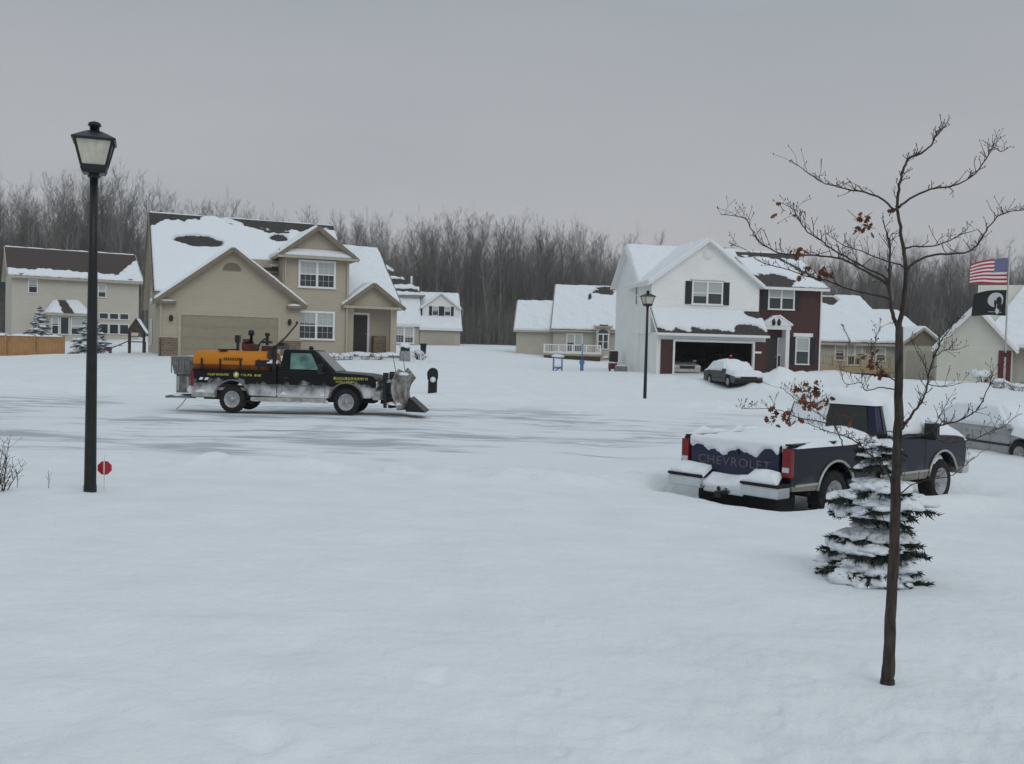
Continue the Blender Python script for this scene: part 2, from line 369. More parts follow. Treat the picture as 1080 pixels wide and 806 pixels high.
def snow_sheet(parent, corners, t=.16, bare=None, seed=0, nu=None, nv=None, name='snow_cover', edge=.12, rough=.25, open_=''):
    """snow lying on a plane of four corners (low left, low right, high right, high left): real thickness, sinking under the
    surface where bare(x,y,z) > 0"""
    A, B, C, D = [np.array(c, float) for c in corners]
    if nu is None: nu = int(np.clip(np.linalg.norm(B-A)/.07,16,170)); nv = int(np.clip(np.linalg.norm(D-A)/.07,12,120))
    u = np.linspace(0,1,nu)[:,None,None]; v = np.linspace(0,1,nv)[None,:,None]
    P = (A*(1-u)+B*u)*(1-v)+(D*(1-u)+C*u)*v
    n = np.cross(B-A, D-A); n /= np.linalg.norm(n)
    if n[2] < -1e-6: n = -n
    lu = max(np.linalg.norm(B-A), np.linalg.norm(C-D)); lv = max(np.linalg.norm(D-A), np.linalg.norm(C-B))
    uu = u[...,0]*lu; vv = v[...,0]*lv
    de = np.minimum(np.minimum(uu if 'l' not in open_ else uu+9, lu-uu if 'r' not in open_ else lu-uu+9), np.minimum(vv, lv-vv)); de = de+np.zeros((nu,nv)); nxx, nyy = P[...,0]+P[...,1]*.3, P[...,1]+P[...,2]*.7
    k = np.clip(de/edge, 0, 1); k = np.sqrt(1-(1-k)**2)
    th = t*k*(1+rough*2*fbm(nxx*1.3+seed*7.3, nyy*1.3+seed*3.1, 4))
    if bare is not None:
        th = th-np.clip(bare(P[...,0],P[...,1],P[...,2])+.8*fbm(nxx*1.7+seed, nyy*1.9, 5), 0, 1)*t*2.6
    th = np.where(de <= 0, -.03, np.maximum(th, -.04))
    V = P+n*th[...,None]
    o = npmesh(name, V.reshape(-1,3), gridfaces(nu,nv), M['roof_snow'] if bare is not None and t > .08 else M['snow'], True, parent)
    if bare is not None and t > .08:
        at_ = o.data.attributes.new('depth','FLOAT','POINT'); at_.data.foreach_set('value', np.clip(th/(t*.75),0,1).ravel().astype(np.float32))
    return o
def heap(parent, x0, y0, x1, y1, z, h, seed=0, p=3.0, nu=26, nv=20, name='snow_cover', rough=.3, tilt=(0,0)):
    u = np.linspace(-1,1,nu)[:,None]; v = np.linspace(-1,1,nv)[None,:]
    X = (x0+x1)/2+(x1-x0)/2*u+0*v; Y = (y0+y1)/2+(y1-y0)/2*v+0*u
    d = (np.clip(1-np.abs(u)**p,0,1)*np.clip(1-np.abs(v)**p,0,1))**.55
    Z = z+h*d*(1+rough*2*fbm(X*2.2+seed*5.1, Y*2.2+seed, 4))-.02+tilt[0]*u+tilt[1]*v
    return npmesh(name, np.stack([X,Y,Z],-1).reshape(-1,3), gridfaces(nu,nv), M['snow'], True, parent)

# ------------------------------------------------------------------ the ground
ctrl = [(0,-60,.1),(-60,-30,.1),(60,-30,.1),(-300,-100,0),(300,-100,0),(0,1,.06),(2.1,5.3,.0),(-2,4,.0),(-6,5,.0),(-9,9,.0),(0,9,-.03),(3.1,8.2,-.05),
  (-4.9,11.5,.0),(-1,13,-.12),(4,12,-.22),(9,12,-.35),(-12,13,-.05),(-3.9,17,-.28),(-12,17,-.27),(2,17.5,-.36),(4.5,15,-.47),(7,18,-.5),(10.9,22,-.35),(16,18,-.3),
  (-8,24,-.32),(0,24,-.34),(6,26,-.36),(-20,25,-.3),(-8.2,29.3,-.31),(-4.8,29.3,-.29),(0,30,-.3),(8,31,-.3),(-10.7,33,-.27),(.7,35,-.2),(-20,32,-.2),
  (-2.5,38,-.07),(5.1,38,-.04),(-23,45,.3),(-17.5,48,.9),(-11,48,.9),(-6,51,1.1),(-4,47,.8),(0,48,.35),(-12,62,1.2),(11.8,54,-.12),(8.6,60,.5),(14,59,.55),(20,61,.75),(6.5,62,.52),
  (17,50,.1),(24,45,-.1),(30,58,.2),(31,72,.28),(40,70,.4),(26,84,.0),(-33,70,.35),(-42,84,1.5),(-32,88,1.7),(-30,60,.6),(3,66,.4),(0,85,.9),(.4,120,1.35),(6,112,.62),(11,113,.6),(-17,140,2.0),(-5,140,2.1),
  (-3,152,2.4),(51,150,.3),(-60,150,2.2),(-100,150,2.2),(110,150,.6),(0,400,4),(-300,300,4),(300,300,3)]
cp_ = np.array(ctrl, float)
def _k(r): r = np.maximum(r, 1e-6); return r*r*np.log(r)
_s = 30.0
_A = cp_[:,:2]/_s
_n = len(_A)
_K = np.zeros((_n+3,_n+3)); _K[:_n,:_n] = _k(np.linalg.norm(_A[:,None]-_A[None],axis=-1))+np.eye(_n)*.004
_K[:_n,_n] = 1; _K[:_n,_n+1:] = _A; _K[_n,:_n] = 1; _K[_n+1:,:_n] = _A.T
_w = np.linalg.solve(_K, np.r_[cp_[:,2],0,0,0])
HEAD = rad(40.7); TRUCK = Vector((4.81,15.0))          # rear right wheel of the parked pickup
def sstep(a, b, x): t = np.clip((x-a)/(b-a),0,1); return t*t*(3-2*t)
_drg = random.Random(5)
dents = [(at(270,772,4.35),.12,.03),(at(290,778,4.3),.09,.025),(at(462,722,5.2),.08,.03),(at(20,770,4.4),.3,.05),(at(300,690,5.7),.25,.02)]
for k in range(70):
    X = _drg.uniform(.2,4.2); Y = _drg.uniform(3.7,6.2)
    dents.append((Vector((X,Y,0)), _drg.uniform(.02,.07), _drg.uniform(.006,.02)))
for k in range(45):
    X = _drg.uniform(-4,0); Y = _drg.uniform(3.6,7)
    dents.append((Vector((X,Y,0)), _drg.uniform(.03,.12), _drg.uniform(.004,.012)))
def road_mask(x, y):
    """1 well inside the cleared street, 0 outside"""
    near = 16.3+.35*np.sin(x*.35)+.02*(x+4)**2*(x<-4)*0+np.clip(x-1,0,99)*.8
    far = 35.2-.10*np.clip(-x-8,0,99)*-1*0+np.clip(x-10,0,99)*-.1
    e = np.minimum(y-near, far-y)+.8*fbm(x*.5, y*.5, 3)
    e = np.minimum(e, 7.5-x+.4*(y-28)); e = np.minimum(e, 3.2+.11*(x+26))
    return sstep(0,3.0,e)
def ground(x, y, fine=True):
    x = np.asarray(x, float); y = np.asarray(y, float); sh = np.broadcast(x,y).shape
    xx = (x+0*y).ravel()/_s; yy = (y+0*x).ravel()/_s
    z = _w[_n]+_w[_n+1]*xx+_w[_n+2]*yy
    for i in range(_n): z = z+_w[i]*_k(np.hypot(xx-_A[i,0], yy-_A[i,1]))
    z = z.reshape(sh); x = x+0*y; y = y+0*x
    r = np.hypot(x,y)
    z = z*(1-sstep(350,900,r))+3*sstep(350,900,r)
    # soft rolls and drifts
    z = z+.10*fbm(x*.22,y*.22,3)*sstep(2,12,r)+.030*fbm(x*.9+3,y*.9,4)
    rm = road_mask(x,y)
    z = z-.05*rm
    z = z+(.030*fbm(x*.55+y*.12,y*2.1,4)+.012*fbm(x*1.6,y*5.5,3))*sstep(60,20,r)*(1-rm)
    # ploughed bank beyond the street and a low one on this side
    bank = np.exp(-((y-36.6-.3*np.sin(x*.6))/1.0)**2)*sstep(26,14,np.abs(x+6))*(.16+.25*fbm(x*.8,y*.8,3))
    z = z+bank
    nb_ = np.exp(-((y-15.3-.35*np.sin(x*.5)-np.clip(x-1,0,99)*.75)/.75)**2)*sstep(-30,-8,x)*sstep(7,4,x)*(.05+.30*np.abs(fbm(x*1.1,y*1.4,4)))
    z = z+nb_
    # drive where the pickup stands: lower than the lawn edge in front of it
    dx, dy = math.cos(HEAD), math.sin(HEAD)
    al = (x-TRUCK.x)*dx+(y-TRUCK.y)*dy; ac = -(x-TRUCK.x)*dy+(y-TRUCK.y)*dx
    m = sstep(-3.2,-1.6,al)*sstep(7,5,al)*sstep(-1.3,-.35,ac)*sstep(5,2.6,ac)
    z = z-.04*m
    m2 = sstep(-1.75,-1.35,al)*sstep(5.2,4.4,al)*sstep(-.75,-.25,ac)*sstep(2.6,1.9,ac); z = z-.16*m2
    lip = np.exp(-((al-.6)/2.3)**2-((ac+1.2)/.5)**2)*.22
    z = z+lip
    # shovelled heaps by the white house and the bank right of it
    for px,py,Y,rx,ry,h in ((815,392,56,1.5,1.2,.75),(845,392,57.5,2.2,1.3,.55),(805,403,53,1.2,1.2,.5),(878,398,60,2.4,1.5,.35),(860,440,22.5,2.6,1.2,.35),(700,396,57,1.6,1.2,.22),(735,400,55,.9,1.6,.25)):
        c = at(px,py,Y); z = z+h*np.exp(-((x-c.x)/rx)**2-((y-c.y)/ry)**2)*(1+.7*fbm(x*1.1,y*1.1,3))
    # snow pushed up along the beige house and by its path
    if fine:
        for c, rr, h in dents:
            z = z-h*np.exp(-((x-c.x)**2+(y-c.y)**2)/rr**2)+h*.5*np.exp(-((np.hypot(x-c.x,y-c.y)-rr*1.7)/(rr*.7))**2)
        near = sstep(14,3,r); churn = sstep(6.6,4.6,y)*sstep(-.6,1.6,x); z = z+churn*(.055*fbm(x*4.5,y*5.5,4)-.02*np.clip(fbm(x*6+9,y*6,2)-.12,0,1))
        z = z+near*(.016*fbm(x*2.2,y*2.6,4)+.010*fbm(x*6,y*8,4)+.006*np.abs(fbm(x*15,y*15,3)))
    return z
def gz(x, y): return float(ground(np.array([x]), np.array([y]))[0])
def on(px, py, Y, dz=0):
    p = at(px,py,Y); return Vector((p.x, p.y, gz(p.x,p.y)+dz))
def build_ground():
    a = np.concatenate([np.linspace(-180,-60,60,endpoint=False), np.linspace(-60,-36,60,endpoint=False), np.linspace(-36,36,760,endpoint=False), np.linspace(36,60,60,endpoint=False), np.linspace(60,180,60)])
    r = np.concatenate([np.geomspace(.5,60,430,endpoint=False), np.geomspace(60,420,120)])
    A, Rr = np.meshgrid(np.radians(a), r, indexing='ij')
    X = Rr*np.sin(A); Y = Rr*np.cos(A); Z = ground(X,Y)
    V = np.stack([X,Y,Z],-1).reshape(-1,3)
    o = npmesh('snow_ground', V, gridfaces(len(a),len(r)), M['ground_snow'])
    tag(o, kind='structure')
build_ground()
def roadmat():
    m, t, b = principled('slushy_street')
    g = N(t,'ShaderNodeNewGeometry'); at_ = N(t,'ShaderNodeAttribute', attribute_name='worn')
    def nz(sx_, sy_, sc, det, off):
        mpn = N(t,'ShaderNodeMapping'); mpn.inputs['Scale'].default_value = (sx_,sy_,1); mpn.inputs['Location'].default_value = (off,off*.7,0)
        mpn.inputs['Rotation'].default_value = (0,0,rad(-4))
        t.links.new(g.outputs['Position'], mpn.inputs[0])
        n = N(t,'ShaderNodeTexNoise'); n.inputs['Scale'].default_value = sc; n.inputs['Detail'].default_value = det; n.inputs['Roughness'].default_value = .6
        t.links.new(mpn.outputs[0], n.inputs[0]); return n.outputs[0]
    a = nz(.22,.42,1,7,3.1); b2 = nz(.65,2.4,1,8,9.7)
    c3 = nz(.12,7.5,1,5,5.3); s0 = N(t,'ShaderNodeMath', operation='MULTIPLY_ADD'); s0.inputs[1].default_value = .45; s0.inputs[2].default_value = -.225
    t.links.new(c3, s0.inputs[0]); sb_ = N(t,'ShaderNodeMath', operation='ADD'); t.links.new(s0.outputs[0], sb_.inputs[0]); t.links.new(a, sb_.inputs[1])
    s1 = N(t,'ShaderNodeMath', operation='MULTIPLY_ADD'); s1.inputs[1].default_value = .75
    t.links.new(b2, s1.inputs[0]); t.links.new(sb_.outputs[0], s1.inputs[2])
    r = N(t,'ShaderNodeMapRange'); r.inputs['From Min'].default_value = .84; r.inputs['From Max'].default_value = 1.02; r.inputs['To Max'].default_value = .85
    t.links.new(s1.outputs[0], r.inputs[0])
    q = N(t,'ShaderNodeMath', operation='MULTIPLY'); t.links.new(r.outputs[0], q.inputs[0]); t.links.new(at_.outputs['Fac'], q.inputs[1])
    mxn = N(t,'ShaderNodeMix', data_type='RGBA'); t.links.new(q.outputs[0], mxn.inputs['Factor'])
    mxn.inputs['A'].default_value = (.78,.815,.85,1); mxn.inputs['B'].default_value = (.36,.385,.41,1)
    t.links.new(mxn.outputs['Result'], b.inputs['Base Color'])
    rr = N(t,'ShaderNodeMapRange'); rr.inputs['To Min'].default_value = .8; rr.inputs['To Max'].default_value = .5
    t.links.new(q.outputs[0], rr.inputs[0]); t.links.new(rr.outputs[0], b.inputs['Roughness'])
    bn = N(t,'ShaderNodeBump'); bn.inputs['Strength'].default_value = .6; bn.inputs['Distance'].default_value = .05; bn.invert = True
    t.links.new(s1.outputs[0], bn.inputs['Height']); t.links.new(bn.outputs[0], b.inputs['Normal'])
    return m
def build_road():
    x = np.linspace(-62,14,420); y = np.linspace(14.5,37,260)
    X, Y = np.meshgrid(x,y,indexing='ij'); mk = road_mask(X,Y)
    Z = ground(X,Y)+.012*np.sqrt(mk)-.03*(mk<=0.001)+.02*fbm(X*.5,Y*1.6,4)*mk
    o = npmesh('road', np.stack([X,Y,Z],-1).reshape(-1,3), gridfaces(len(x),len(y)), roadmat())
    at_ = o.data.attributes.new('worn','FLOAT','POINT'); at_.data.foreach_set('value', mk.ravel().astype(np.float32))
    tag(o, kind='structure')
build_road()

# ------------------------------------------------------------------ house parts
def house(name, label, px, py, Y, a, cat='house', group=None, dz=0):
    p = at(px,py,Y); t = thing(name, label, cat, (p.x,p.y,p.z+dz), rad(a), group); return t
def pw(kind='front', c=0):
    """maps (along, out, height) of a wall to house coordinates"""
    if kind == 'front': return lambda s,d,z: (s, c-d, z)
    if kind == 'left': return lambda s,d,z: (c-d, s, z)
    return lambda s,d,z: (c+d, s, z)
def wbox(mb, T, s0, d0, z0, s1, d1, z1, mi=0):
    a = T(s0,d0,z0); b = T(s1,d1,z1); mb.box(*a, *b, mi)
_brg = random.Random(12)
def window(par, T, s0, s1, z0, z1, lights=1, frame='trim_white', fw=.09, muntin=(0,0), shutters=None, blind=True, sashes=True, name='window', thin=1.0):
    m = MB()
    wbox(m,T,s0-fw,0,z1,s1+fw,.07,z1+fw); wbox(m,T,s0-fw-.03,0,z0-fw,s1+fw+.03,.10,z0)
    wbox(m,T,s0-fw,0,z0,s0,.07,z1); wbox(m,T,s1,0,z0,s1+fw,.07,z1)
    w = (s1-s0)/lights
    for k in range(1,lights): wbox(m,T,s0+k*w-fw*.6,0,z0,s0+k*w+fw*.6,.065,z1)
    fr = m.build(name, M[frame], par)
    for k in range(lights):
        a = s0+k*w+(fw*.6 if k else 0); b = s0+(k+1)*w-(fw*.6 if k < lights-1 else 0); zm = z0+(z1-z0)*.5
        g = MB()
        zb = z0+(z1-z0)*_brg.choice([.34,.46,.5,.5,.58]); wbox(g,T,a,-.01,z0,b,.015,zb,0); wbox(g,T,a,-.01,zb,b,.0215,z1,1 if blind else 0)
        g.build('pane', [M['glass'],M['blind']], fr)
        s = MB()
        if sashes: wbox(s,T,a,.015,zm-.03,b,.045,zm+.03)
        for q in range(1,muntin[0]+1):
            xx = a+(b-a)*q/(muntin[0]+1); wbox(s,T,xx-.014*thin,.028,z0,xx+.014*thin,.04,zm-.03); wbox(s,T,xx-.014*thin,.029,zm+.03,xx+.014*thin,.041,z1)
        for q in range(1,muntin[1]+1):
            for lo,hi in ((z0,zm-.03),(zm+.03,z1)):
                zz = lo+(hi-lo)*q/(muntin[1]+1); wbox(s,T,a,.029,zz-.012*thin,b,.039,zz+.012*thin)
        if s.v: s.build('glazing_bar', M[frame], fr)
    if shutters:
        for a,b in ((s0-fw-shutters, s0-fw-.02),(s1+fw+.02, s1+fw+shutters)):
            q = MB(); wbox(q,T,a,0,z0-.06,b,.05,z1+.06)
            for i in range(14):
                zz = z0+(z1-z0)*i/14; wbox(q,T,a+.05,.05,zz+.02,b-.05,.06,zz+.06)
            q.build('shutter', M['black_sh'], par)
    return fr
def slab(mb, corners, th=.14, mi=0):
    A,B,C,D = [Vector(c) for c in corners]
    n = (B-A).cross(D-A).normalized()
    if n.z < 0: n = -n
    lo = [p-n*th for p in (A,B,C,D)]
    mb.add(lo+[A,B,C,D], [(4,5,6,7)], mi); mb.add(lo+[A,B,C,D], [(3,2,1,0),(0,1,5,4),(1,2,6,5),(2,3,7,6),(3,0,4,7)], mi+1)
def roof(par, planes, mats='shingle', fascia='trim_tan', snow=.16):
    """planes: (corners low-left, low-right, high-right, high-left, bare function or None)"""
    m = MB()
    for p in planes: slab(m, p[0])
    r = m.build('roof', [M[mats],M[fascia]], par)
    for i, p in enumerate(planes):
        t = p[2] if len(p) > 2 else snow
        if t: snow_sheet(r, p[0], t, p[1] if len(p) > 1 else None, seed=(p[4] if len(p) > 4 else i*3+len(par.name)), name='snow_cover', open_=p[3] if len(p) > 3 else '')
    return r
def rake(par, pts, mname, w=.06, h=.2, name='fascia'):
    for a, b in pts:
        m = MB(); m.beam(a, b, w, h); r = m.build(name, M[mname], par)
    return r
def garage_door(par, T, s0, s1, z0, z1, mname, rows=4, cols=8):
    m = MB(); wbox(m,T,s0,-.02,z0,s1,.01,z1)
    h = (z1-z0)/rows; w = (s1-s0)/cols
    for i in range(rows):
        wbox(m,T,s0+.01,.01,z0+i*h+.015,s1-.01,.022,z0+(i+1)*h-.015)
        for j in range(cols): wbox(m,T,s0+j*w+.07,.022,z0+i*h+.09,s0+(j+1)*w-.07,.034,z0+(i+1)*h-.09)
    return m.build('garage_door', M[mname], par, bevel=0)
def ell(cx, cy, rx, ry, k=1.0):
    return lambda x,y,z: k*(1-((x-cx)/rx)**2-((y-cy)/ry)**2)
def mx_(*fs): return lambda x,y,z: np.maximum.reduce([f(x,y,z)+0*x for f in fs])

# ---------------------------------------------------------------- beige house with the garage
def beige_house():
    H = house('beige_house', 'large tan two-storey house with olive garage door behind the plow truck', 168,376,49.3,23, dz=-.0)
    m = MB()
    m.prism([(1.0,-1.5),(1.0,3.6),(5.5,7.5),(10.9,2.75),(10.9,-1.5)],'x',.02,9.6)       # main body, gable to the left
    m.prism([(0,-1.5),(6.9,-1.5),(6.9,2.95),(3.43,5.38),(0,2.95)],'y',0,4)               # garage
    m.prism([(6.08,-1.5),(9.6,-1.5),(9.6,5.5),(7.85,6.78),(6.08,5.5)],'y',.6,6)          # two-storey bay
    m.box(3.9,2.1,2.6,6.1,4,5.25)
    m.prism([(1.95,-1.5),(1.95,2.9),(6.2,6.35),(10.4,2.9),(10.4,-1.5)],'x',9.5,12.3)     # right wing
    m.prism([(9.42,2.93),(12.48,2.93),(10.95,4.0)],'y',.75,3.4)                          # porch gable
    m.box(9.6,.95,-1,9.98,1.95,2.93)
    m.box(12.02,.8,-1,12.36,1.12,2.93)
    w = m.build('wall', M['beige'], H)
    pl = []
    bareM = mx_(lambda x,y,z: 1.6*(y-5.5+.72-.35*np.cos((x-3)*.9)), ell(2.1,3.55,1.35,.42,1.6), ell(6.45,4.15,.55,.35,1.5))
    pl.append(([(-.3,.12,3.17),(3.6,.12,3.17),(3.6,5.5,7.72),(-.3,5.5,7.72)], bareM, .17, 'r', 2))
    pl.append(([(3.6,1.85,4.633),(9.8,1.85,4.633),(9.8,5.5,7.72),(3.6,5.5,7.72)], mx_(bareM, ell(5.2,1.9,1.2,.35,1.4)), .17, 'l', 2))
    pl.append(([(9.8,11.3,2.68),(-.3,11.3,2.68),(-.3,5.5,7.72),(9.8,5.5,7.72)], None, .15))
    pl.append(([(-.28,3.6,2.78),(-.28,-.32,2.78),(3.43,-.32,5.58),(3.43,3.6,5.58)], None, .15))
    pl.append(([(7.16,-.32,2.78),(7.16,3.6,2.78),(3.43,3.6,5.58),(3.43,-.32,5.58)], mx_(ell(5.2,1.2,.9,.5,1.2)), .13))
    pl.append(([(5.7,5.2,5.38),(5.7,.22,5.38),(7.85,.22,7.0),(7.85,5.2,7.0)], None, .15))
    pl.append(([(10.0,.22,5.38),(10.0,5.2,5.38),(7.85,5.2,7.0),(7.85,.22,7.0)], lambda x,y,z: .9-(y-.2)*.2+0*x, .12))
    pl.append(([(9.62,1.2,3.2),(12.66,1.2,3.2),(12.66,6.2,6.62),(9.62,6.2,6.62)], None, .17))
    pl.append(([(12.66,10.8,2.85),(9.62,10.8,2.85),(9.62,6.2,6.62),(12.66,6.2,6.62)], None, .15))
    pl.append(([(9.22,3.2,2.9),(9.22,.42,2.9),(10.95,.42,4.2),(10.95,3.2,4.2)], None, .16))
    pl.append(([(12.7,.42,2.9),(12.7,3.2,2.9),(10.95,3.2,4.2),(10.95,.42,4.2)], None, .10))
    pl.append(([(5.85,.2,5.42),(9.85,.2,5.42),(9.85,.62,5.78),(5.85,.62,5.78)], None, .10))
    roof(H, pl)
    rake(H, [((-.3,-.36,2.68),(3.43,-.36,5.5)),((7.18,-.36,2.68),(3.43,-.36,5.5)),((5.68,.18,5.3),(7.85,.18,6.93)),((10.02,.18,5.3),(7.85,.18,6.93)),
             ((9.2,.38,2.82),(10.95,.38,4.13)),((12.72,.38,2.82),(10.95,.38,4.13)),((-.34,-.35,2.66),(-.34,5.5,7.62)),((-.34,11.3,2.6),(-.34,5.5,7.62)),
             ((12.7,1.2,3.1),(12.7,6.2,6.5)),((12.7,10.8,2.75),(12.7,6.2,6.5))], 'fascia')
    rake(H, [((-.3,-.1,2.66),(-.3,3.4,2.66)),((5.7,.14,5.34),(10,.14,5.34)),((9.3,.40,2.86),(12.6,.40,2.86)),((3.9,1.98,4.62),(6.05,1.98,4.62))], 'trim_tan', .1, .12, 'gutter')
    rake(H, [((.04,-.06,-.6),(.04,-.06,2.6)),((6.2,.53,-.6),(6.2,.53,5.3)),((9.5,.53,-.6),(9.5,.53,5.3))], 'trim_tan', .08, .08, 'downspout')
    # eave returns at the foot of the garage gable
    q = MB(); q.box(-.2,-.34,2.62,.75,0,2.76); q.build('eave_return', M['fascia'], H); q = MB(); q.box(6.2,-.34,2.62,7.1,0,2.76); q.build('eave_return', M['fascia'], H)
    heap(H,-.2,-.34,.7,.0,2.77,.08,3); heap(H,6.2,-.34,7.1,.0,2.77,.1,4)
    T = pw('front',0)
    v = MB(); v.prism([(3.42+.46*math.cos(t), 4.42+.4*math.sin(t)) for t in [math.pi*k/10 for k in range(11)]],'y',-.03,.02)
    for k in range(5): v.box(3.02+.03*k,-.05,4.47+.07*k,3.82-.03*k,-.03,4.50+.07*k)
    v.build('gable_vent', M['fascia'], H)
    garage_door(H, T, 1.0,5.78,-.2,2.1,'garage_tan')
    q = MB(); wbox(q,T,.86,0,-.3,1.0,.05,2.22); wbox(q,T,5.78,0,-.3,5.92,.05,2.22); wbox(q,T,1.0,0,2.1,5.78,.05,2.22); q.build('door_frame', M['trim_tan'], H)
    for a,b in ((-.05,.85),(5.93,6.95)):
        q = MB(); q.box(a,-.1,-1,b,.02,.95); st = q.build('stone_base', M['stone'], H)
        q = MB(); q.box(a-.03,-.13,.95,b+.03,.02,1.02); q.build('stone_cap', M['trim_tan'], st)
    q = MB(); q.lathe([(.02,1.75),(.09,1.8),(.10,1.98),(.03,2.08)],(.52,-.12,0)); q.box(.49,-.12,1.86,.55,0,1.92); q.build('wall_lamp', M['black_metal'], H)
    q = MB(); q.lathe([(.02,1.75),(.09,1.8),(.10,1.98),(.03,2.08)],(6.35,-.12,0)); q.box(6.32,-.12,1.86,6.38,0,1.92); q.build('wall_lamp', M['black_metal'], H)
    T2 = pw('front',.6)
    window(H,T2,6.98,8.76,3.86,5.14,2,muntin=(2,1),fw=.1,thin=.4); window(H,T2,6.98,8.76,1.12,2.46,2,muntin=(2,1),fw=.1,thin=.4)
    Tl = pw('left',0); window(H,Tl,5.0,5.9,3.4,4.6,1); window(H,Tl,6.6,7.5,.6,1.9,1)
    # porch: door, steps, slab
    T3 = pw('front',1.95)
    q = MB(); wbox(q,T3,10.12,0,.45,11.0,.03,2.5)
    for s in (10.24,10.62):
        for z in (.6,1.55): wbox(q,T3,s,.03,z,s+.28,.045,z+.75)
    d = q.build('door', M['door_dark'], H)
    q = MB(); q.lathe([(.0,0),(.035,.01),(.035,.04),(0,.06)],(10.92,1.87,1.45),'y',10); q.build('handle', M['silver'], d)
    q = MB(); wbox(q,T3,10.0,0,.4,10.12,.06,2.62); wbox(q,T3,11.0,0,.4,11.12,.06,2.62); wbox(q,T3,10.12,0,2.5,11.0,.06,2.62); q.build('door_frame', M['trim_white'], H)
    q = MB(); q.box(9.3,-.1,-.6,12.9,1.95,.34); q.box(9.9,-.5,-.6,11.4,-.1,.15); q.build('porch_slab', M['concrete'], H)
    heap(H,9.3,-.2,12.95,.8,.33,.14,8,p=4)
    q = MB(); q.box(11.25,1.4,.3,11.95,1.93,1.35); q.build('stone_base', M['stone'], H)
    q = MB(); q.box(3.45,5.3,7.1,3.75,5.6,8.0) if False else q.lathe([(.05,0),(.05,.45)],(8.9,6.4,7.0)); q.build('vent_pipe', M['grey_steel'], H)
    return H
beige_house()

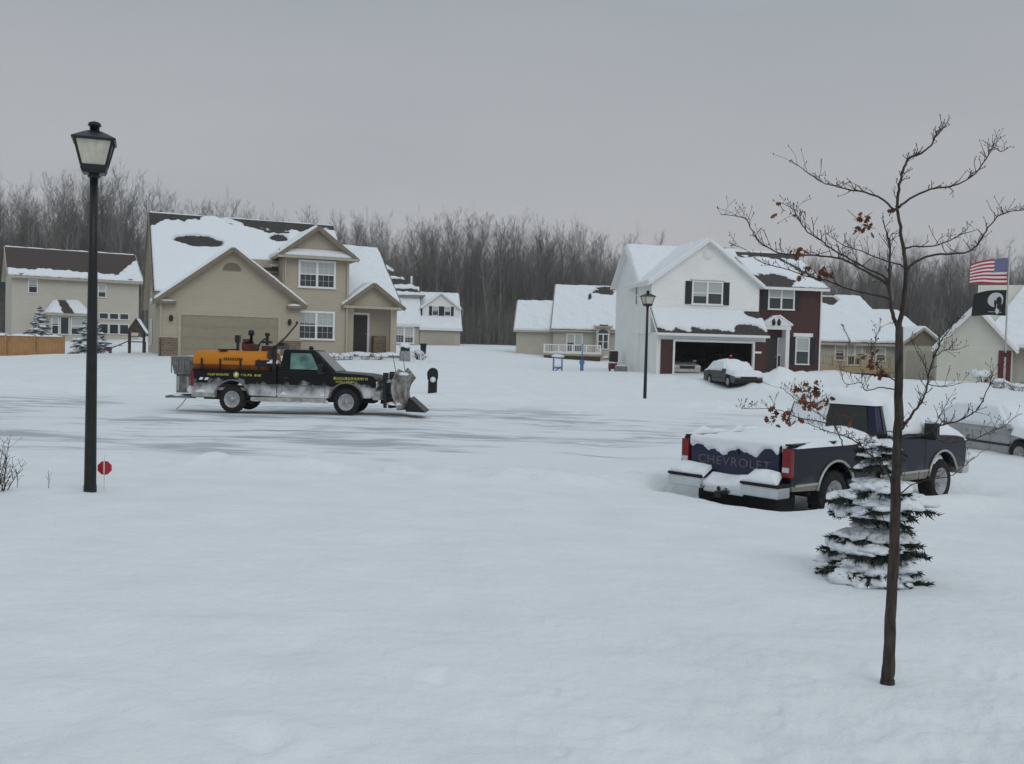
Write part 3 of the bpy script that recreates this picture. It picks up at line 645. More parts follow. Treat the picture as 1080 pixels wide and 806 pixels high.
# ---------------------------------------------------------------- white house with brick end and open garage
def white_house():
    H = house('white_house', 'white two-storey house with open garage, black shutters and red brick end', 691,394,60,10, dz=-.05)
    m = MB()
    m.box(.1,0,-1.5,.3,6,2.55); m.box(6.75,0,-1.5,7.0,1.6,2.55)                            # garage sides
    m.box(.3,0,2.12,6.75,.25,2.55)                                                         # header over the opening
    m.box(.3,5.8,-1.5,6.75,6,2.55)
    m.prism([(0.0,2.5),(7.0,2.5),(7.0,5.75),(3.55,8.22),(0.0,5.75)],'y',1.2,6.0)           # upper front gable
    m.prism([(3.7,2.5),(3.7,6.0),(6.2,8.2),(9.1,6.0),(9.1,2.5)],'x',.015,7.2)              # main body, left gable
    m.prism([(3.7,-1.5),(3.7,2.5),(9.1,2.5),(9.1,-1.5)],'x',.015,.3)
    m.box(.3,6.05,-1.5,11.3,9.0,5.6)
    m.build('wall', M['white_sid'], H)
    q = MB()
    q.prism([(1.5,-1.5),(1.5,5.7),(6.2,8.05),(8.95,5.7),(8.95,-1.5)],'x',7.02,11.35)
    q.build('brick_wall', M['brick'], H)
    for a,b in ((.3,1.05),(6.28,7.06)):
        q = MB(); q.box(a,-.06,-1,b,.2,2.12); q.build('brick_pier', M['brick'], H)
    # dark garage inside
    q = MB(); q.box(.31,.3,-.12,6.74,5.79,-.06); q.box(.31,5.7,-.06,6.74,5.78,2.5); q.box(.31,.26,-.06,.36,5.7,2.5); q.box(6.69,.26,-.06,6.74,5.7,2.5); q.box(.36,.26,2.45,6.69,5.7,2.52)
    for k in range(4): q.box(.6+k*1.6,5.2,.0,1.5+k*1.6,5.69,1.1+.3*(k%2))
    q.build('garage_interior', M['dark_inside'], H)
    q = MB(); q.box(1.05,-.1,-.3,1.17,.1,2.14); q.box(6.16,-.1,-.3,6.28,.1,2.14); q.box(1.17,-.1,2.02,6.16,.1,2.14); q.build('door_frame', M['trim_white'], H)
    bareB = mx_(lambda x,y,z: 1.5*(y-6.2+1.0), lambda x,y,z: 1.3-1.2*np.abs(y-1.9-.0*x)-np.clip(x-9.0,0,9)*1.2+0*x, lambda x,y,z: 1.2-np.abs((x-10.4)-(y-4.5)*-.45)*4)
    pl = [([(-.3,6.1,5.55),(-.3,.9,5.55),(3.55,.9,8.38),(3.55,6.1,8.38)], None, .17),
          ([(7.3,.9,5.55),(7.3,6.1,5.55),(3.55,6.1,8.38),(3.55,.9,8.38)], None, .12),
          ([(-.3,3.3,5.72),(7.3,3.3,5.72),(7.3,6.2,8.36),(-.3,6.2,8.36)], None, .18),
          ([(11.65,9.4,5.72),(-.3,9.4,5.72),(-.3,6.2,8.36),(11.65,6.2,8.36)], None, .15),
          ([(7.0,1.1,5.62),(11.65,1.1,5.62),(11.65,6.2,8.26),(7.0,6.2,8.26)], bareB, .13),
          ([(-.05,-.4,2.5),(7.05,-.4,2.5),(7.05,1.22,4.06),(-.05,1.22,4.06)], mx_(ell(5.9,-.1,1.1,.4,1.3),ell(6.8,1.0,.9,.4,1.5),lambda x,y,z: .9-2.5*(y+.4)+.0*x), .17)]
    roof(H, pl, fascia='trim_white')
    rake(H, [((-.32,.86,5.46),(3.55,.86,8.3)),((7.32,.86,5.46),(3.55,.86,8.3)),((-.33,3.3,5.62),(-.33,6.2,8.27)),((-.33,9.4,5.62),(-.33,6.2,8.27)),
             ((11.68,1.1,5.54),(11.68,6.2,8.18)),((11.68,9.4,5.6),(11.68,6.2,8.18)),((-.08,-.42,2.42),(-.08,1.22,3.98))], 'trim_white', .05, .12)
    rake(H, [((-.33,.9,5.46),(-.33,3.3,5.5)),((7.2,1.05,5.52),(11.65,1.05,5.52)),((-.05,-.45,2.44),(7.05,-.45,2.44))], 'trim_white', .12, .15, 'gutter')
    rake(H, [((7.06,1.42,-.6),(7.06,1.42,5.5)),((11.3,1.42,-.6),(11.3,1.42,5.5)),((.05,-.06,-.6),(.05,-.06,2.4))], 'trim_white', .08, .08, 'downspout')
    T = pw('front',1.2)
    window(H,T,2.68,4.5,4.42,5.72,2,fw=.1,shutters=.42)
    q = MB(); q.box(2.5,1.06,5.86,4.7,1.2,5.98); q.build('window_head', M['trim_white'], H)
    v = MB(); v.lathe([(0,-.03),(.34,-.03),(.36,0),(.36,.03)],(3.56,1.2,7.45),'y',8,ph=math.pi/8); v.build('gable_vent', M['trim_white'], H)
    T2 = pw('front',1.5)
    window(H,T2,7.82,9.42,4.28,5.66,2,fw=.09,shutters=.4)
    window(H,T2,9.75,10.55,.85,2.45,1,fw=.08,shutters=.38)
    q = MB(); q.box(9.5,1.38,2.55,10.8,1.5,2.78); q.build('window_head', M['trim_white'], H)
    Tl = pw('left',0); window(H,Tl,3.2,3.6,4.3,5.4,1,fw=.06,blind=False) if False else window(H,pw('left',.015),4.0,4.35,4.4,5.5,1,fw=.06,blind=False)
    # entry: white surround with a pediment
    q = MB(); q.box(8.75,.9,-.5,9.0,1.5,3.0); q.box(7.3,.85,2.95,9.05,1.5,3.2); q.prism([(7.2,3.2),(9.15,3.2),(8.18,3.78)],'y',.8,1.5)
    e = q.build('entry_surround', M['trim_white'], H)
    snow_sheet(e,[(7.15,1.5,3.22),(7.15,.78,3.22),(8.18,.78,3.84),(8.18,1.5,3.84)],.08,None,2,nu=12,nv=12)
    snow_sheet(e,[(9.2,.78,3.22),(9.2,1.5,3.22),(8.18,1.5,3.84),(8.18,.78,3.84)],.08,None,3,nu=12,nv=12)
    for s in (7.85,8.2):
        b = MB(); b.lathe([(.02,2.98),(.11,3.05),(.12,3.25),(.05,3.38),(.02,3.45)],(s+.0,.78,.2),n=8); b.build('entry_lamp', M['black_metal'], e)
    q = MB(); q.box(7.62,1.4,.2,8.42,1.49,2.45); q.box(7.7,1.38,.4,8.34,1.4,1.2); d = q.build('door', M['door_dark'], H)
    q = MB(); q.lathe([(0,0),(.035,.01),(.035,.04),(0,.06)],(8.34,1.34,1.25),'y',10); q.build('handle', M['silver'], d)
    window(H,T2,8.5,8.68,.35,2.4,1,fw=.05,blind=True,name='side_light')
    q = MB(); q.box(7.2,-.3,-.6,9.2,1.5,.16); q.build('porch_slab', M['concrete'], H); heap(H,7.2,-.5,9.2,.9,.15,.18,5)
    q = MB(); q.box(6.3,-.09,1.42,6.72,-.06,1.54); q.build('house_number_plate', M['white_paint'], H)
    return H
white_house()

# ---------------------------------------------------------------- far left house (back of it)
def far_left_house():
    H = house('beige_house', 'pale beige two-storey house with mostly bare brown roof, behind the cedar fence', 12,357,84,30)
    m = MB()
    m.prism([(0,-1.5),(0,5.35),(4.6,7.9),(9.2,5.35),(9.2,-1.5)],'x',-.0,10.15)
    m.box(2.75,-2.0,-1.5,5.7,0,2.15)
    m.build('wall', M['beige_far'], H)
    bare = mx_(lambda x,y,z: 1.7*(y+.35-.9)-np.clip(x-8.3-.25*y,0,9)*4, lambda x,y,z: 0*x-.1)
    patch = ell(1.4,3.2,.8,.5,3); patch2 = lambda x,y,z: 3*np.clip(y-4.25,-1,1)*((x>2)&(x<5.5))
    b2 = lambda x,y,z: bare(x,y,z)-np.maximum(0,patch(x,y,z))-np.maximum(0,patch2(x,y,z))*3
    roof(H, [([(-.35,-.4,5.28),(10.5,-.4,5.28),(10.5,4.6,8.05),(-.35,4.6,8.05)], b2, .15),
             ([(10.5,9.6,5.28),(-.35,9.6,5.28),(-.35,4.6,8.05),(10.5,4.6,8.05)], None, .15)], 'shingle_br')
    # sunroom with a hipped roof
    m = MB(); slab(m,[(2.5,-2.3,2.2),(5.95,-2.3,2.2),(5.1,-.05,3.4),(3.35,-.05,3.4)],.1)
    slab(m,[(2.5,0,2.2),(2.5,-2.3,2.2),(3.35,-.05,3.4),(3.34,0,3.4)],.1); slab(m,[(5.95,-2.3,2.2),(5.95,0,2.2),(5.1,0,3.4),(5.1,-.05,3.4)],.1)
    r = m.build('sunroom_roof', [M['shingle_br'],M['trim_tan']], H)
    snow_sheet(r,[(2.5,-2.3,2.2),(5.95,-2.3,2.2),(5.1,-.05,3.4),(3.35,-.05,3.4)],.12,lambda x,y,z: 1.5-3.2*np.abs(x-3.85+.15*y),3)
    snow_sheet(r,[(2.5,0,2.2),(2.5,-2.3,2.2),(3.35,-.05,3.4),(3.34,0,3.4)],.12,None,4)
    snow_sheet(r,[(5.95,-2.3,2.2),(5.95,0,2.2),(5.1,0,3.4),(5.1,-.05,3.4)],.12,None,5)
    rake(H,[((-.38,-.4,5.2),(-.38,4.6,7.97)),((10.53,-.4,5.2),(10.53,4.6,7.97)),((-.35,-.44,5.2),(10.5,-.44,5.2)),((2.45,-2.33,2.12),(6.0,-2.33,2.12))],'trim_tan')
    T = pw('front',0)
    window(H,T,1.3,1.9,3.95,5.0,1,fw=.07); window(H,T,6.8,7.35,3.85,4.95,1,fw=.07)
    for s in (6.9,7.75,8.6):
        window(H,T,s,s+.68,1.95,2.4,1,fw=.06,sashes=False,blind=False); window(H,T,s,s+.68,.65,1.45,1,fw=.06,sashes=False,blind=False)
    Tb = pw('front',-2.0)
    window(H,Tb,3.6,4.2,.5,1.9,1,fw=.06,blind=False,sashes=False); window(H,Tb,4.45,5.35,.5,1.9,1,fw=.06)
    window(H,Tb,2.95,3.4,.5,1.9,1,fw=.06)
far_left_house()

# ---------------------------------------------------------------- middle left house, far back
def mid_left_house():
    H = house('beige_house', 'beige house with a small white shuttered gable over its garage, beside the wood', 410,364,140,10)
    m = MB()
    m.prism([(0,-1),(0,2.95),(5,8.4),(10,2.95),(10,-1)],'x',-6,4.3)
    m.prism([(1.0,-1),(1.0,2.6),(6,7.6),(9.5,2.6),(9.5,-1)],'x',4.3,10.1)
    m.box(4.35,-.2,-1,10.05,2,2.4)
    m.build('wall', M['tan_far'], H)
    q = MB(); q.prism([(4.75,2.5),(9.95,2.5),(9.95,5.6),(7.35,7.5),(4.75,5.6)],'y',1.3,6)
    q.build('dormer_wall', M['white_sid'], H)
    b1 = mx_(ell(-1.0,2.8,2.4,.5,1.4), ell(1.6,3.1,1.5,.45,1.4), ell(-1,4.6,3,.25,1.3), lambda x,y,z: 1.4-1.6*np.abs(y-4.2-.2*x)+0*x-np.clip(x-.8,0,9)*2)
    roof(H, [([(-6.3,-.3,2.85),(4.5,-.3,2.85),(4.5,5,8.5),(-6.3,5,10.4 if False else 8.5)], None, .25),
             ([(4.5,10.3,2.85),(-6.3,10.3,2.85),(-6.3,5,8.5),(4.5,5,8.5)], None, .2),
             ([(4.3,2.0,3.9),(10.4,2.0,3.9),(10.4,6,7.85),(4.3,6,7.85)], None, .22),
             ([(4.45,6,5.45),(4.45,1.0,5.45),(7.35,1.0,7.68),(7.35,6,7.68)], None, .16),
             ([(10.25,1.0,5.45),(10.25,6,5.45),(7.35,6,7.68),(7.35,1.0,7.68)], None, .16),
             ([(4.2,-.6,2.42),(10.3,-.6,2.42),(10.3,1.35,4.2),(4.2,1.35,4.2)], None, .22)])
    # higher roof at the left with bare strips
    m = MB(); m.prism([(3.6,3),(3.6,5.6),(6.6,6.6),(10,5.2),(10,3)],'x',-5,3.6); m.build('upper_wall', M['tan_far'], H)
    q = MB(); q.tube([(3.4,6.0,8),(3.4,6.0,10.2)],.16,8); q.build('vent_pipe', M['trim_white'], H)
    strips = mx_(lambda x,y,z: 1.35-2.4*np.abs(z-10.5+.1*x), lambda x,y,z: 1.2-2.6*np.abs(z-9.1-.05*x), lambda x,y,z: 1.0-3*np.abs(z-7.9))
    roof(H, [([(-5.3,2.6,7.0),(5.2,2.6,7.2),(-.4,7,11.7),(-5.3,7,11.7)], strips, .22),
             ([(5.2,2.6,7.2),(5.2,11,7.2),(-.4,7.1,11.7),(-.4,7.0,11.7)], strips, .22)])
    rake(H, [((4.42,.96,5.36),(7.35,.96,7.6)),((10.28,.96,5.36),(7.35,.96,7.6)),((10.42,2,3.8),(10.42,6,7.75)),((4.2,-.64,2.34),(10.3,-.64,2.34)),((-6.3,-.34,2.76),(4.3,-.34,2.76))],'trim_white')
    T = pw('front',0); window(H,T,.95,3.35,.45,2.5,2,fw=.2,muntin=(2,2)) 
    garage_door(H, pw('front',-.2),4.85,9.2,-.3,2.15,'garage_beige')
    T2 = pw('front',1.3); window(H,T2,6.2,6.95,4.45,5.65,1,fw=.08,shutters=.45); window(H,T2,7.95,8.7,4.45,5.65,1,fw=.08,shutters=.0)
    for a in (7.45,8.8):
        q = MB(); wbox(q,T2,a,0,4.4,a+.4,.05,5.7); q.build('shutter', M['black_sh'], H)
    v = MB(); v.lathe([(0,-.03),(.25,-.03),(.28,0)],(7.35,1.28,6.8),'y',8); v.build('gable_vent', M['trim_white'], H)
    q = MB(); q.box(9.4,-.1,-1,10.0,.6,2.3); q.build('brick_wall', M['brick'], H)
mid_left_house()

# ---------------------------------------------------------------- middle house with the deck
def mid_house():
    H = house('beige_house', 'single-storey beige house with white-railed deck, between the wood and the white house', 544,372,120,-6)
    m = MB()
    m.prism([(0,-2),(0,2.7),(3.2,6.2),(6.4,2.7),(6.4,-2)],'x',0,4.6)
    m.prism([(-.6,-2),(-.6,2.95),(5,8.3),(10.6,2.95),(10.6,-2)],'x',4.5,16)
    m.box(9.6,-1.45,-2,11.25,0,3.35)
    m.build('wall', M['tan_far'], H)
    bz = mx_(ell(10.2,4.1,1.6,.5,1.1), ell(11.7,4.65,2.5,.35,1.5), ell(8.6,3.4,.25,.5,1.2))
    roof(H, [([(-.3,-.35,2.7),(4.6,-.35,2.7),(4.6,3.2,6.35),(-.3,3.2,6.35)], None, .3),
             ([(4.6,6.7,2.7),(-.3,6.7,2.7),(-.3,3.2,6.35),(4.6,3.2,6.35)], None, .25),
             ([(4.2,-1.0,2.85),(16.4,-1.0,2.85),(16.4,5,8.45),(4.2,5,8.45)], bz, .28),
             ([(16.4,11,2.85),(4.2,11,2.85),(4.2,5,8.45),(16.4,5,8.45)], None, .25),
             ([(9.35,-1.75,3.38),(11.5,-1.75,3.38),(11.5,.4,3.8),(9.35,.4,3.8)], lambda x,y,z: 1.2-2.2*np.abs(x-10.4), .1)])
    rake(H, [((4.15,-1,2.75),(4.15,5,8.36)),((-.33,-.35,2.6),(-.33,3.2,6.27)),((4.2,-1.04,2.75),(16.4,-1.04,2.75)),((-.3,-.39,2.6),(4.2,-.39,2.6))],'trim_tan')
    garage_door(H, pw('front',0),.35,3.9,-1,2.2,'garage_beige') if False else None
    T = pw('front',-.6)
    window(H,T,6.2,7.9,.35,2.35,2,fw=.12,blind=True,sashes=False,name='sliding_door')
    T2 = pw('front',-1.45); window(H,T2,9.9,11.0,.75,2.4,2,fw=.1,blind=False)
    v = MB(); v.prism([(10.45+.58*math.cos(t), 2.55+.5*math.sin(t)) for t in [math.pi*k/10 for k in range(11)]],'y',-1.5,-1.43); v.build('arched_window', M['glass'], H)
    # deck
    d = MB(); d.box(3.6,-4.0,-.2,10.3,-1.0,.05); d.build('deck_floor', M['deckwood'], H)
    q = MB(); q.box(3.7,-3.9,-2,10.2,-1.2,-.2); q.build('deck_skirt', M['deckdark'], H)
    q = MB()
    for x in (3.7,5.4,7.0,8.6,10.2): q.box(x-.07,-3.95,.05,x+.07,-3.81,1.1)
    q.box(3.6,-3.97,1.02,10.3,-3.79,1.12); q.box(3.6,-3.93,.2,10.3,-3.83,.28)
    k = 3.8
    while k < 10.1: q.box(k,-3.9,.28,k+.05,-3.86,1.02); k += .2
    q.box(3.62,-3.8,1.02,3.74,-1.0,1.1); q.build('railing', M['trim_white'], H)
    heap(H,3.6,-4.0,10.3,-1.0,.04,.25,3)
mid_house()

# ---------------------------------------------------------------- house behind the brick end (deck side)
def right_back_house():
    H = house('beige_house', 'tan single-storey house with wooden deck, half hidden behind the brick end', 866,400,84,8)
    m = MB()
    m.prism([(0,-1),(0,3.1),(6,7.2),(12,3.1),(12,-1)],'x',-3,6.6)
    m.prism([(.8,-1),(.8,3.0),(5.5,6.0),(10,3.0),(10,-1)],'x',6.6,10)
    m.prism([(6.9,-1),(10.2,-1),(10.2,3.1),(8.6,4.4),(6.9,3.1)],'y',-.6,4)
    m.build('wall', M['tan_far'], H)
    roof(H, [([(-3.2,-.4,3.1),(7.0,-.4,3.1),(6.2,6,7.35),(-3.2,6,7.35)], ell(2.6,5.4,1.2,.9,1.3), .28),
             ([(7.0,12.4,3.1),(-3.2,12.4,3.1),(-3.2,6,7.35),(6.2,6,7.35)], None, .2),
             ([(6.2,.3,3.1),(10.7,.3,3.1),(9.6,5.5,6.15),(6.2,5.5,6.15)], None, .26),
             ([(6.6,4,3.15),(6.6,-.9,3.15),(8.6,-.9,4.6),(8.6,4,4.6)], None, .2),
             ([(10.6,-.9,3.15),(10.6,4,3.15),(8.6,4,4.6),(8.6,-.9,4.6)], None, .2),
             ([(2.1,-.9,3.14),(2.6,-.9,3.14),(2.4,1.4,4.8),(2.3,1.4,4.8)], lambda x,y,z: .1+0*x, .1)])
    rake(H, [((-3.2,-.44,3.0),(7,-.44,3.0)),((6.56,-.94,3.06),(8.6,-.94,4.5)),((10.64,-.94,3.06),(8.6,-.94,4.5))],'trim_tan')
    q = MB(); q.prism([(7.05,3.1),(10.05,3.1),(8.6,4.35)],'y',-.66,-.6); q.build('gable_panel', M['fascia'], H)
    T = pw('front',0)
    window(H,T,1.2,1.9,1.7,2.85,1,fw=.1,blind=True); window(H,T,2.3,3.5,1.3,2.9,2,fw=.1,blind=True,name='sliding_door'); window(H,T,4.9,5.6,1.7,2.7,1,fw=.1)
    d = MB(); d.box(-3,-3.2,1.0,4.6,0,1.14); d.box(-3,-3.3,.62,4.6,-3.2,1.16); d.build('deck_floor', M['deckwood'], H)
    q = MB()
    for x in (-2.9,-.5,1.9,4.4): q.box(x-.07,-3.2,-1,x+.07,-3.06,2.0)
    q.box(-3,-3.24,1.95,4.6,-3.04,2.03); q.box(-3,-3.18,1.3,4.6,-3.08,1.36)
    k = -2.9
    while k < 4.4: q.box(k,-3.15,1.36,k+.04,-3.11,1.95); k += .22
    q.build('railing', M['deckwood'], H)
    q = MB(); q.box(-2.9,-2.9,-1,4.4,-.1,.95); q.build('deck_skirt', M['deckdark'], H)
    garage_door(H, pw('front',-.6),7.3,9.9,-.5,2.6,'garage_beige')
right_back_house()

# ---------------------------------------------------------------- cream house at the right edge
def cream_house():
    H = house('cream_house', 'cream house with dark red door and steep gable, behind the flagpole', 992,402,72,-25)
    m = MB()
    m.prism([(-.3,-1),(4.6,-1),(4.6,2.5),(2.15,5.2),(-.3,2.5)],'y',0,9)
    m.prism([(1.6,-1),(1.6,2.6),(7,7.4),(12.5,2.6),(12.5,-1)],'x',2.2,16)
    m.build('wall', M['cream'], H)
    roof(H, [([(-.6,9.3,2.25),(-.6,-.3,2.25),(2.15,-.3,5.4),(2.15,9.3,5.4)], None, .2),
             ([(4.9,-.3,2.25),(4.9,9.3,2.25),(2.15,9.3,5.4),(2.15,-.3,5.4)], None, .2),
             ([(2.2,.5,2.55),(16.4,.5,2.55),(16.4,7,7.6),(5.6,7,7.6)], None, .25),
             ([(16.4,13,2.55),(2.2,13,2.55),(5.6,7,7.6),(16.4,7,7.6)], None, .25)])
    rake(H, [((-.63,-.34,2.15),(2.15,-.34,5.31)),((4.93,-.34,2.15),(2.15,-.34,5.31)),((5.6,.46,2.45),(16.4,.46,2.45))],'trim_white')
    q = MB(); q.box(3.7,-.06,.1,4.5,.01,2.3)
    for z in (.35,1.4): q.box(3.82,-.09,z,4.38,-.06,z+.75)
    q.build('shutter', M['red_sh'], H)
    T = pw('front',1.6)
    q = MB(); wbox(q,T,5.95,0,.3,6.3,.02,2.35); wbox(q,T,7.1,0,.3,9,.03,2.35); q.build('door', M['door_dark'], H)
    window(H,T,6.4,7.0,.5,2.3,1,fw=.08,blind=True); window(H,T,10,11.2,.9,2.3,2,fw=.09)
    for xx in (5.45,9.2):
        q = MB(); q.box(xx,.55,-1,xx+.2,.75,2.5); q.build('porch_post', M['trim_white'], H)
    q = MB(); q.box(5.3,.4,-1,12,1.6,.12); q.build('porch_slab', M['concrete'], H)
cream_house()

# ------------------------------------------------------------------ woodland
def grow(seed, h=20.0, r0=.2, detail=1.0, fork=.45):
    """a leafless forest tree: returns trunk tubes and crown tubes as (points, radii)"""
    rg = random.Random(seed); trunk = []; crown = []
    def limb(p, d, L, r, lvl, store, seg=5):
        pts = [p.copy()]; rs = [r]; q = p.copy(); dd = d.copy()
        for i in range(seg):
            dd = (dd+Vector((rg.gauss(0,.10),rg.gauss(0,.10),rg.gauss(.05,.05)))).normalized()
            q = q+dd*(L/seg); pts.append(q.copy()); rs.append(max(.006, r*(1-.8*(i+1)/seg)))
        store.append((pts, rs)); return pts, rs
    q = Vector((0,0,-.5)); d = Vector((rg.gauss(0,.04),rg.gauss(0,.04),1)).normalized()
    n = 9; pts = [q.copy()]; rs = [r0*1.25]
    for i in range(n):
        d = (d+Vector((rg.gauss(0,.05),rg.gauss(0,.05),.08))).normalized(); q = q+d*(h/n); pts.append(q.copy()); rs.append(max(.02,r0*(1-.9*((i+1)/n)**1.1)))
    trunk.append((pts, rs))
    nb = int(24*detail)
    for k in range(nb):
        f = fork*.75+(1-fork*.75)*((k+rg.random())/nb); i = min(n-1,int(f*n)); t = f*n-i
        p = pts[i].lerp(pts[i+1],t); az = rg.uniform(0,6.283); el = rg.uniform(.55,1.15)+.25*f
        dv = Vector((math.cos(az)*math.cos(el), math.sin(az)*math.cos(el), math.sin(el)))
        L = h*(.31-.15*f)*rg.uniform(.7,1.35); rr = rs[i]*.48
        bp, br = limb(p, dv, L, rr, 1, crown)
        for s in range(int(rg.randint(5,8)*detail)):
            g = rg.uniform(.2,1); j = min(4,int(g*5)); pp = bp[j].lerp(bp[j+1], g*5-j if j < 5 else 0)
            dv2 = ((bp[min(j+1,5)]-bp[j]).normalized()+Vector((rg.gauss(0,.5),rg.gauss(0,.5),rg.gauss(.25,.3)))).normalized()
            L2 = L*rg.uniform(.25,.55)*(1.15-.5*g)
            cpnts, cr_ = limb(pp, dv2, L2, max(.012,br[j]*.5), 2, crown, 3)
            for u in range(int(rg.randint(3,5)*detail)):
                g2 = rg.uniform(.25,1); j2 = min(2,int(g2*3)); p3 = cpnts[j2].lerp(cpnts[j2+1], g2*3-j2)
                dv3 = (dv2+Vector((rg.gauss(0,.55),rg.gauss(0,.55),rg.gauss(.15,.3)))).normalized()
                limb(p3, dv3, L2*rg.uniform(.35,.8), .012, 3, crown, 2)
    return trunk, crown
def tubes_mesh(name, tubes, n, m, parent=None):
    b = MB()
    for p, r in tubes: b.tube(p, r, n, cap=False)
    me = bpy.data.meshes.new(name); me.from_pydata(b.v, [], b.f); me.materials.append(m); me.polygons.foreach_set('use_smooth',[True]*len(b.f)); me.update()
    return me
def wood_height(x, y):
    px = 540+1050*x/y
    h = np.interp(px, [-400,0,60,120,180,300,360,430,560,690,712,790,830,880,960,1010,1080,1500], [20,19.5,21,22,19,18.5,19,19.5,20.5,18,13,13,17,18,18.5,20,19,20])
    return h*1.07
PROTO = []
for k in range(7):
    tr, crn = grow(40+k, 19, .15+.02*(k%3), 1.12, .5)
    PROTO.append((tubes_mesh('trunk', tr, 6, M['treebark']), tubes_mesh('crown', crn, 3, M['treebark'])))
rg = random.Random(77)
edge = []
def wood_front(x): return float(np.interp(x, [-140,-75,-45,-20,10,60,120], [125,122,136,152,160,152,150]))
tries = 0
while len(edge) < 170 and tries < 20000:
    tries += 1
    x = rg.uniform(-118,112); y = wood_front(x)+rg.uniform(0,26)
    px = 540+1050*x/y
    if px < -160 or px > 1240: continue
    if 705 < px < 800 and rg.random() < .55: continue
    if any((x-a)**2+(y-b)**2 < 2.6**2 for a,b in edge): continue
    edge.append((x,y))
zs = ground(np.array([e[0] for e in edge]), np.array([e[1] for e in edge]))
GROUPW = 'bare trees at the front of the wood'
for i, (x,y) in enumerate(edge):
    t = thing('bare_tree', 'tall leafless grey tree in the front rows of the bare wood behind the houses', 'tree', (x,y,float(zs[i])-.1), rg.uniform(0,6.28), GROUPW)
    s = float(wood_height(x,y))/20*rg.choice([.62,.75,.82,.86,.9,.94,.97]); t.scale = (s*rg.uniform(.8,1.05), s*rg.uniform(.8,1.05), s)
    a, b = PROTO[i%7]
    for nm, me in (('trunk',a),('crown',b)):
        o = bpy.data.objects.new(nm, me); COL.objects.link(o); o.parent = t
def wood_mass():
    lo = []
    for k in range(6):
        tr, crn = grow(140+k, 19, .13, .85, .45)
        b = MB()
        for p, r in tr: b.tube(p, r, 4, cap=False)
        for p, r in crn: b.tube(p, r, 3, cap=False)
        V = np.array(b.v, np.float32); Fq = np.array([f for f in b.f], np.int32); lo.append((V,Fq))
    sap = []
    for k in range(3):                                       # thin saplings and brush between the trunks
        b = MB(); g = random.Random(k)
        for j in range(16):
            x, y = g.uniform(-2,2), g.uniform(-2,2); hh = g.uniform(1.5,6.5)
            pts = [(x,y,-.3),(x+g.gauss(0,.2),y+g.gauss(0,.2),hh*.5),(x+g.gauss(0,.5),y+g.gauss(0,.5),hh)]
            b.tube(pts,[.035,.025,.01],3,cap=False)
            for q in range(7):
                f = g.uniform(.2,1); zz = hh*f; b.tube([(x,y,zz),(x+g.gauss(0,.6),y+g.gauss(0,.6),zz+g.uniform(.3,1.1))],[.014,.006],3,cap=False)
        sap.append((np.array(b.v,np.float32), np.array(b.f,np.int32)))
    Vs = []; Fs = []; off = 0; r = np.random.RandomState(9)
    def put(V, Fq, x, y, z, s, a):
        nonlocal off
        c, si = math.cos(a), math.sin(a); P = V.copy(); P[:,0], P[:,1] = (V[:,0]*c-V[:,1]*si)*s[0]+x, (V[:,0]*si+V[:,1]*c)*s[0]+y
        P[:,2] = V[:,2]*s[1]+z; Vs.append(P); Fs.append(Fq+off); off += len(P)
    n = 1900
    xs = r.uniform(-150,135,n); ys = np.array([wood_front(x) for x in xs])+8+r.uniform(0,1,n)*85
    keep = ~((540+1050*xs/ys > 705)&(540+1050*xs/ys < 800)&(r.rand(n) < .5))
    xs, ys = xs[keep], ys[keep]; zz = ground(xs,ys); hh = wood_height(xs,ys)
    for i in range(len(xs)):
        V,Fq = lo[i%6]; s = hh[i]/20*r.uniform(.80,1.0); put(V,Fq,xs[i],ys[i],zz[i]-.1,(s*.9,s),r.uniform(0,6.28))
    pole = []
    for k in range(4):                                       # slim straight stems, some snow-dusted
        b = MB(); g = random.Random(90+k)
        for j in range(5):
            x, y = g.uniform(-3,3), g.uniform(-3,3); hh = g.uniform(8,14); lx, ly = g.gauss(0,.5), g.gauss(0,.5)
            b.tube([(x,y,-.4),(x+lx*.5,y+ly*.5,hh*.5),(x+lx,y+ly,hh)],[.11,.07,.015],4,cap=False)
            for q in range(16):
                f = g.uniform(.25,1); a = g.uniform(0,6.28); p = Vector((x+lx*f,y+ly*f,hh*f)); l = g.uniform(.8,2.4)*(1.2-f*.6)
                e = p+Vector((math.cos(a)*l*.6,math.sin(a)*l*.6,l)); b.tube([p,e],[.03,.008],3,cap=False)
                for w in range(3):
                    c = p.lerp(e,g.uniform(.3,.9)); b.tube([c,c+Vector((g.gauss(0,.4),g.gauss(0,.4),g.uniform(.3,.9)))],[.013,.006],3,cap=False)
        pole.append((np.array(b.v,np.float32), [np.array(b.f,np.int32)]))
    n = 900
    xs = r.uniform(-150,135,n); ys = np.array([wood_front(x) for x in xs])+2+r.uniform(0,1,n)*45; zz = ground(xs,ys)
    for i in range(n):
        if 705 < 540+1050*xs[i]/ys[i] < 800 and i%2: continue
        V,Fq = pole[i%4]; s = r.uniform(.75,1.15)*wood_height(xs[i],ys[i])/20; put(V,Fq[0],xs[i],ys[i],zz[i],(s,s),r.uniform(0,6.28))
    n = 1500
    xs = r.uniform(-150,135,n); ys = np.array([wood_front(x) for x in xs])+r.uniform(0,1,n)**2*50; zz = ground(xs,ys)
    for i in range(n):
        V,Fq = sap[i%3]; s = r.uniform(.7,1.3); put(V,Fq,xs[i],ys[i],zz[i],(s,s),r.uniform(0,6.28))
    o = npmesh('woodland', np.concatenate(Vs), np.concatenate(Fs), M['treebark'])
    tag(o, 'dense grey leafless wood closing the view behind the houses', 'wood', kind='stuff')
wood_mass()

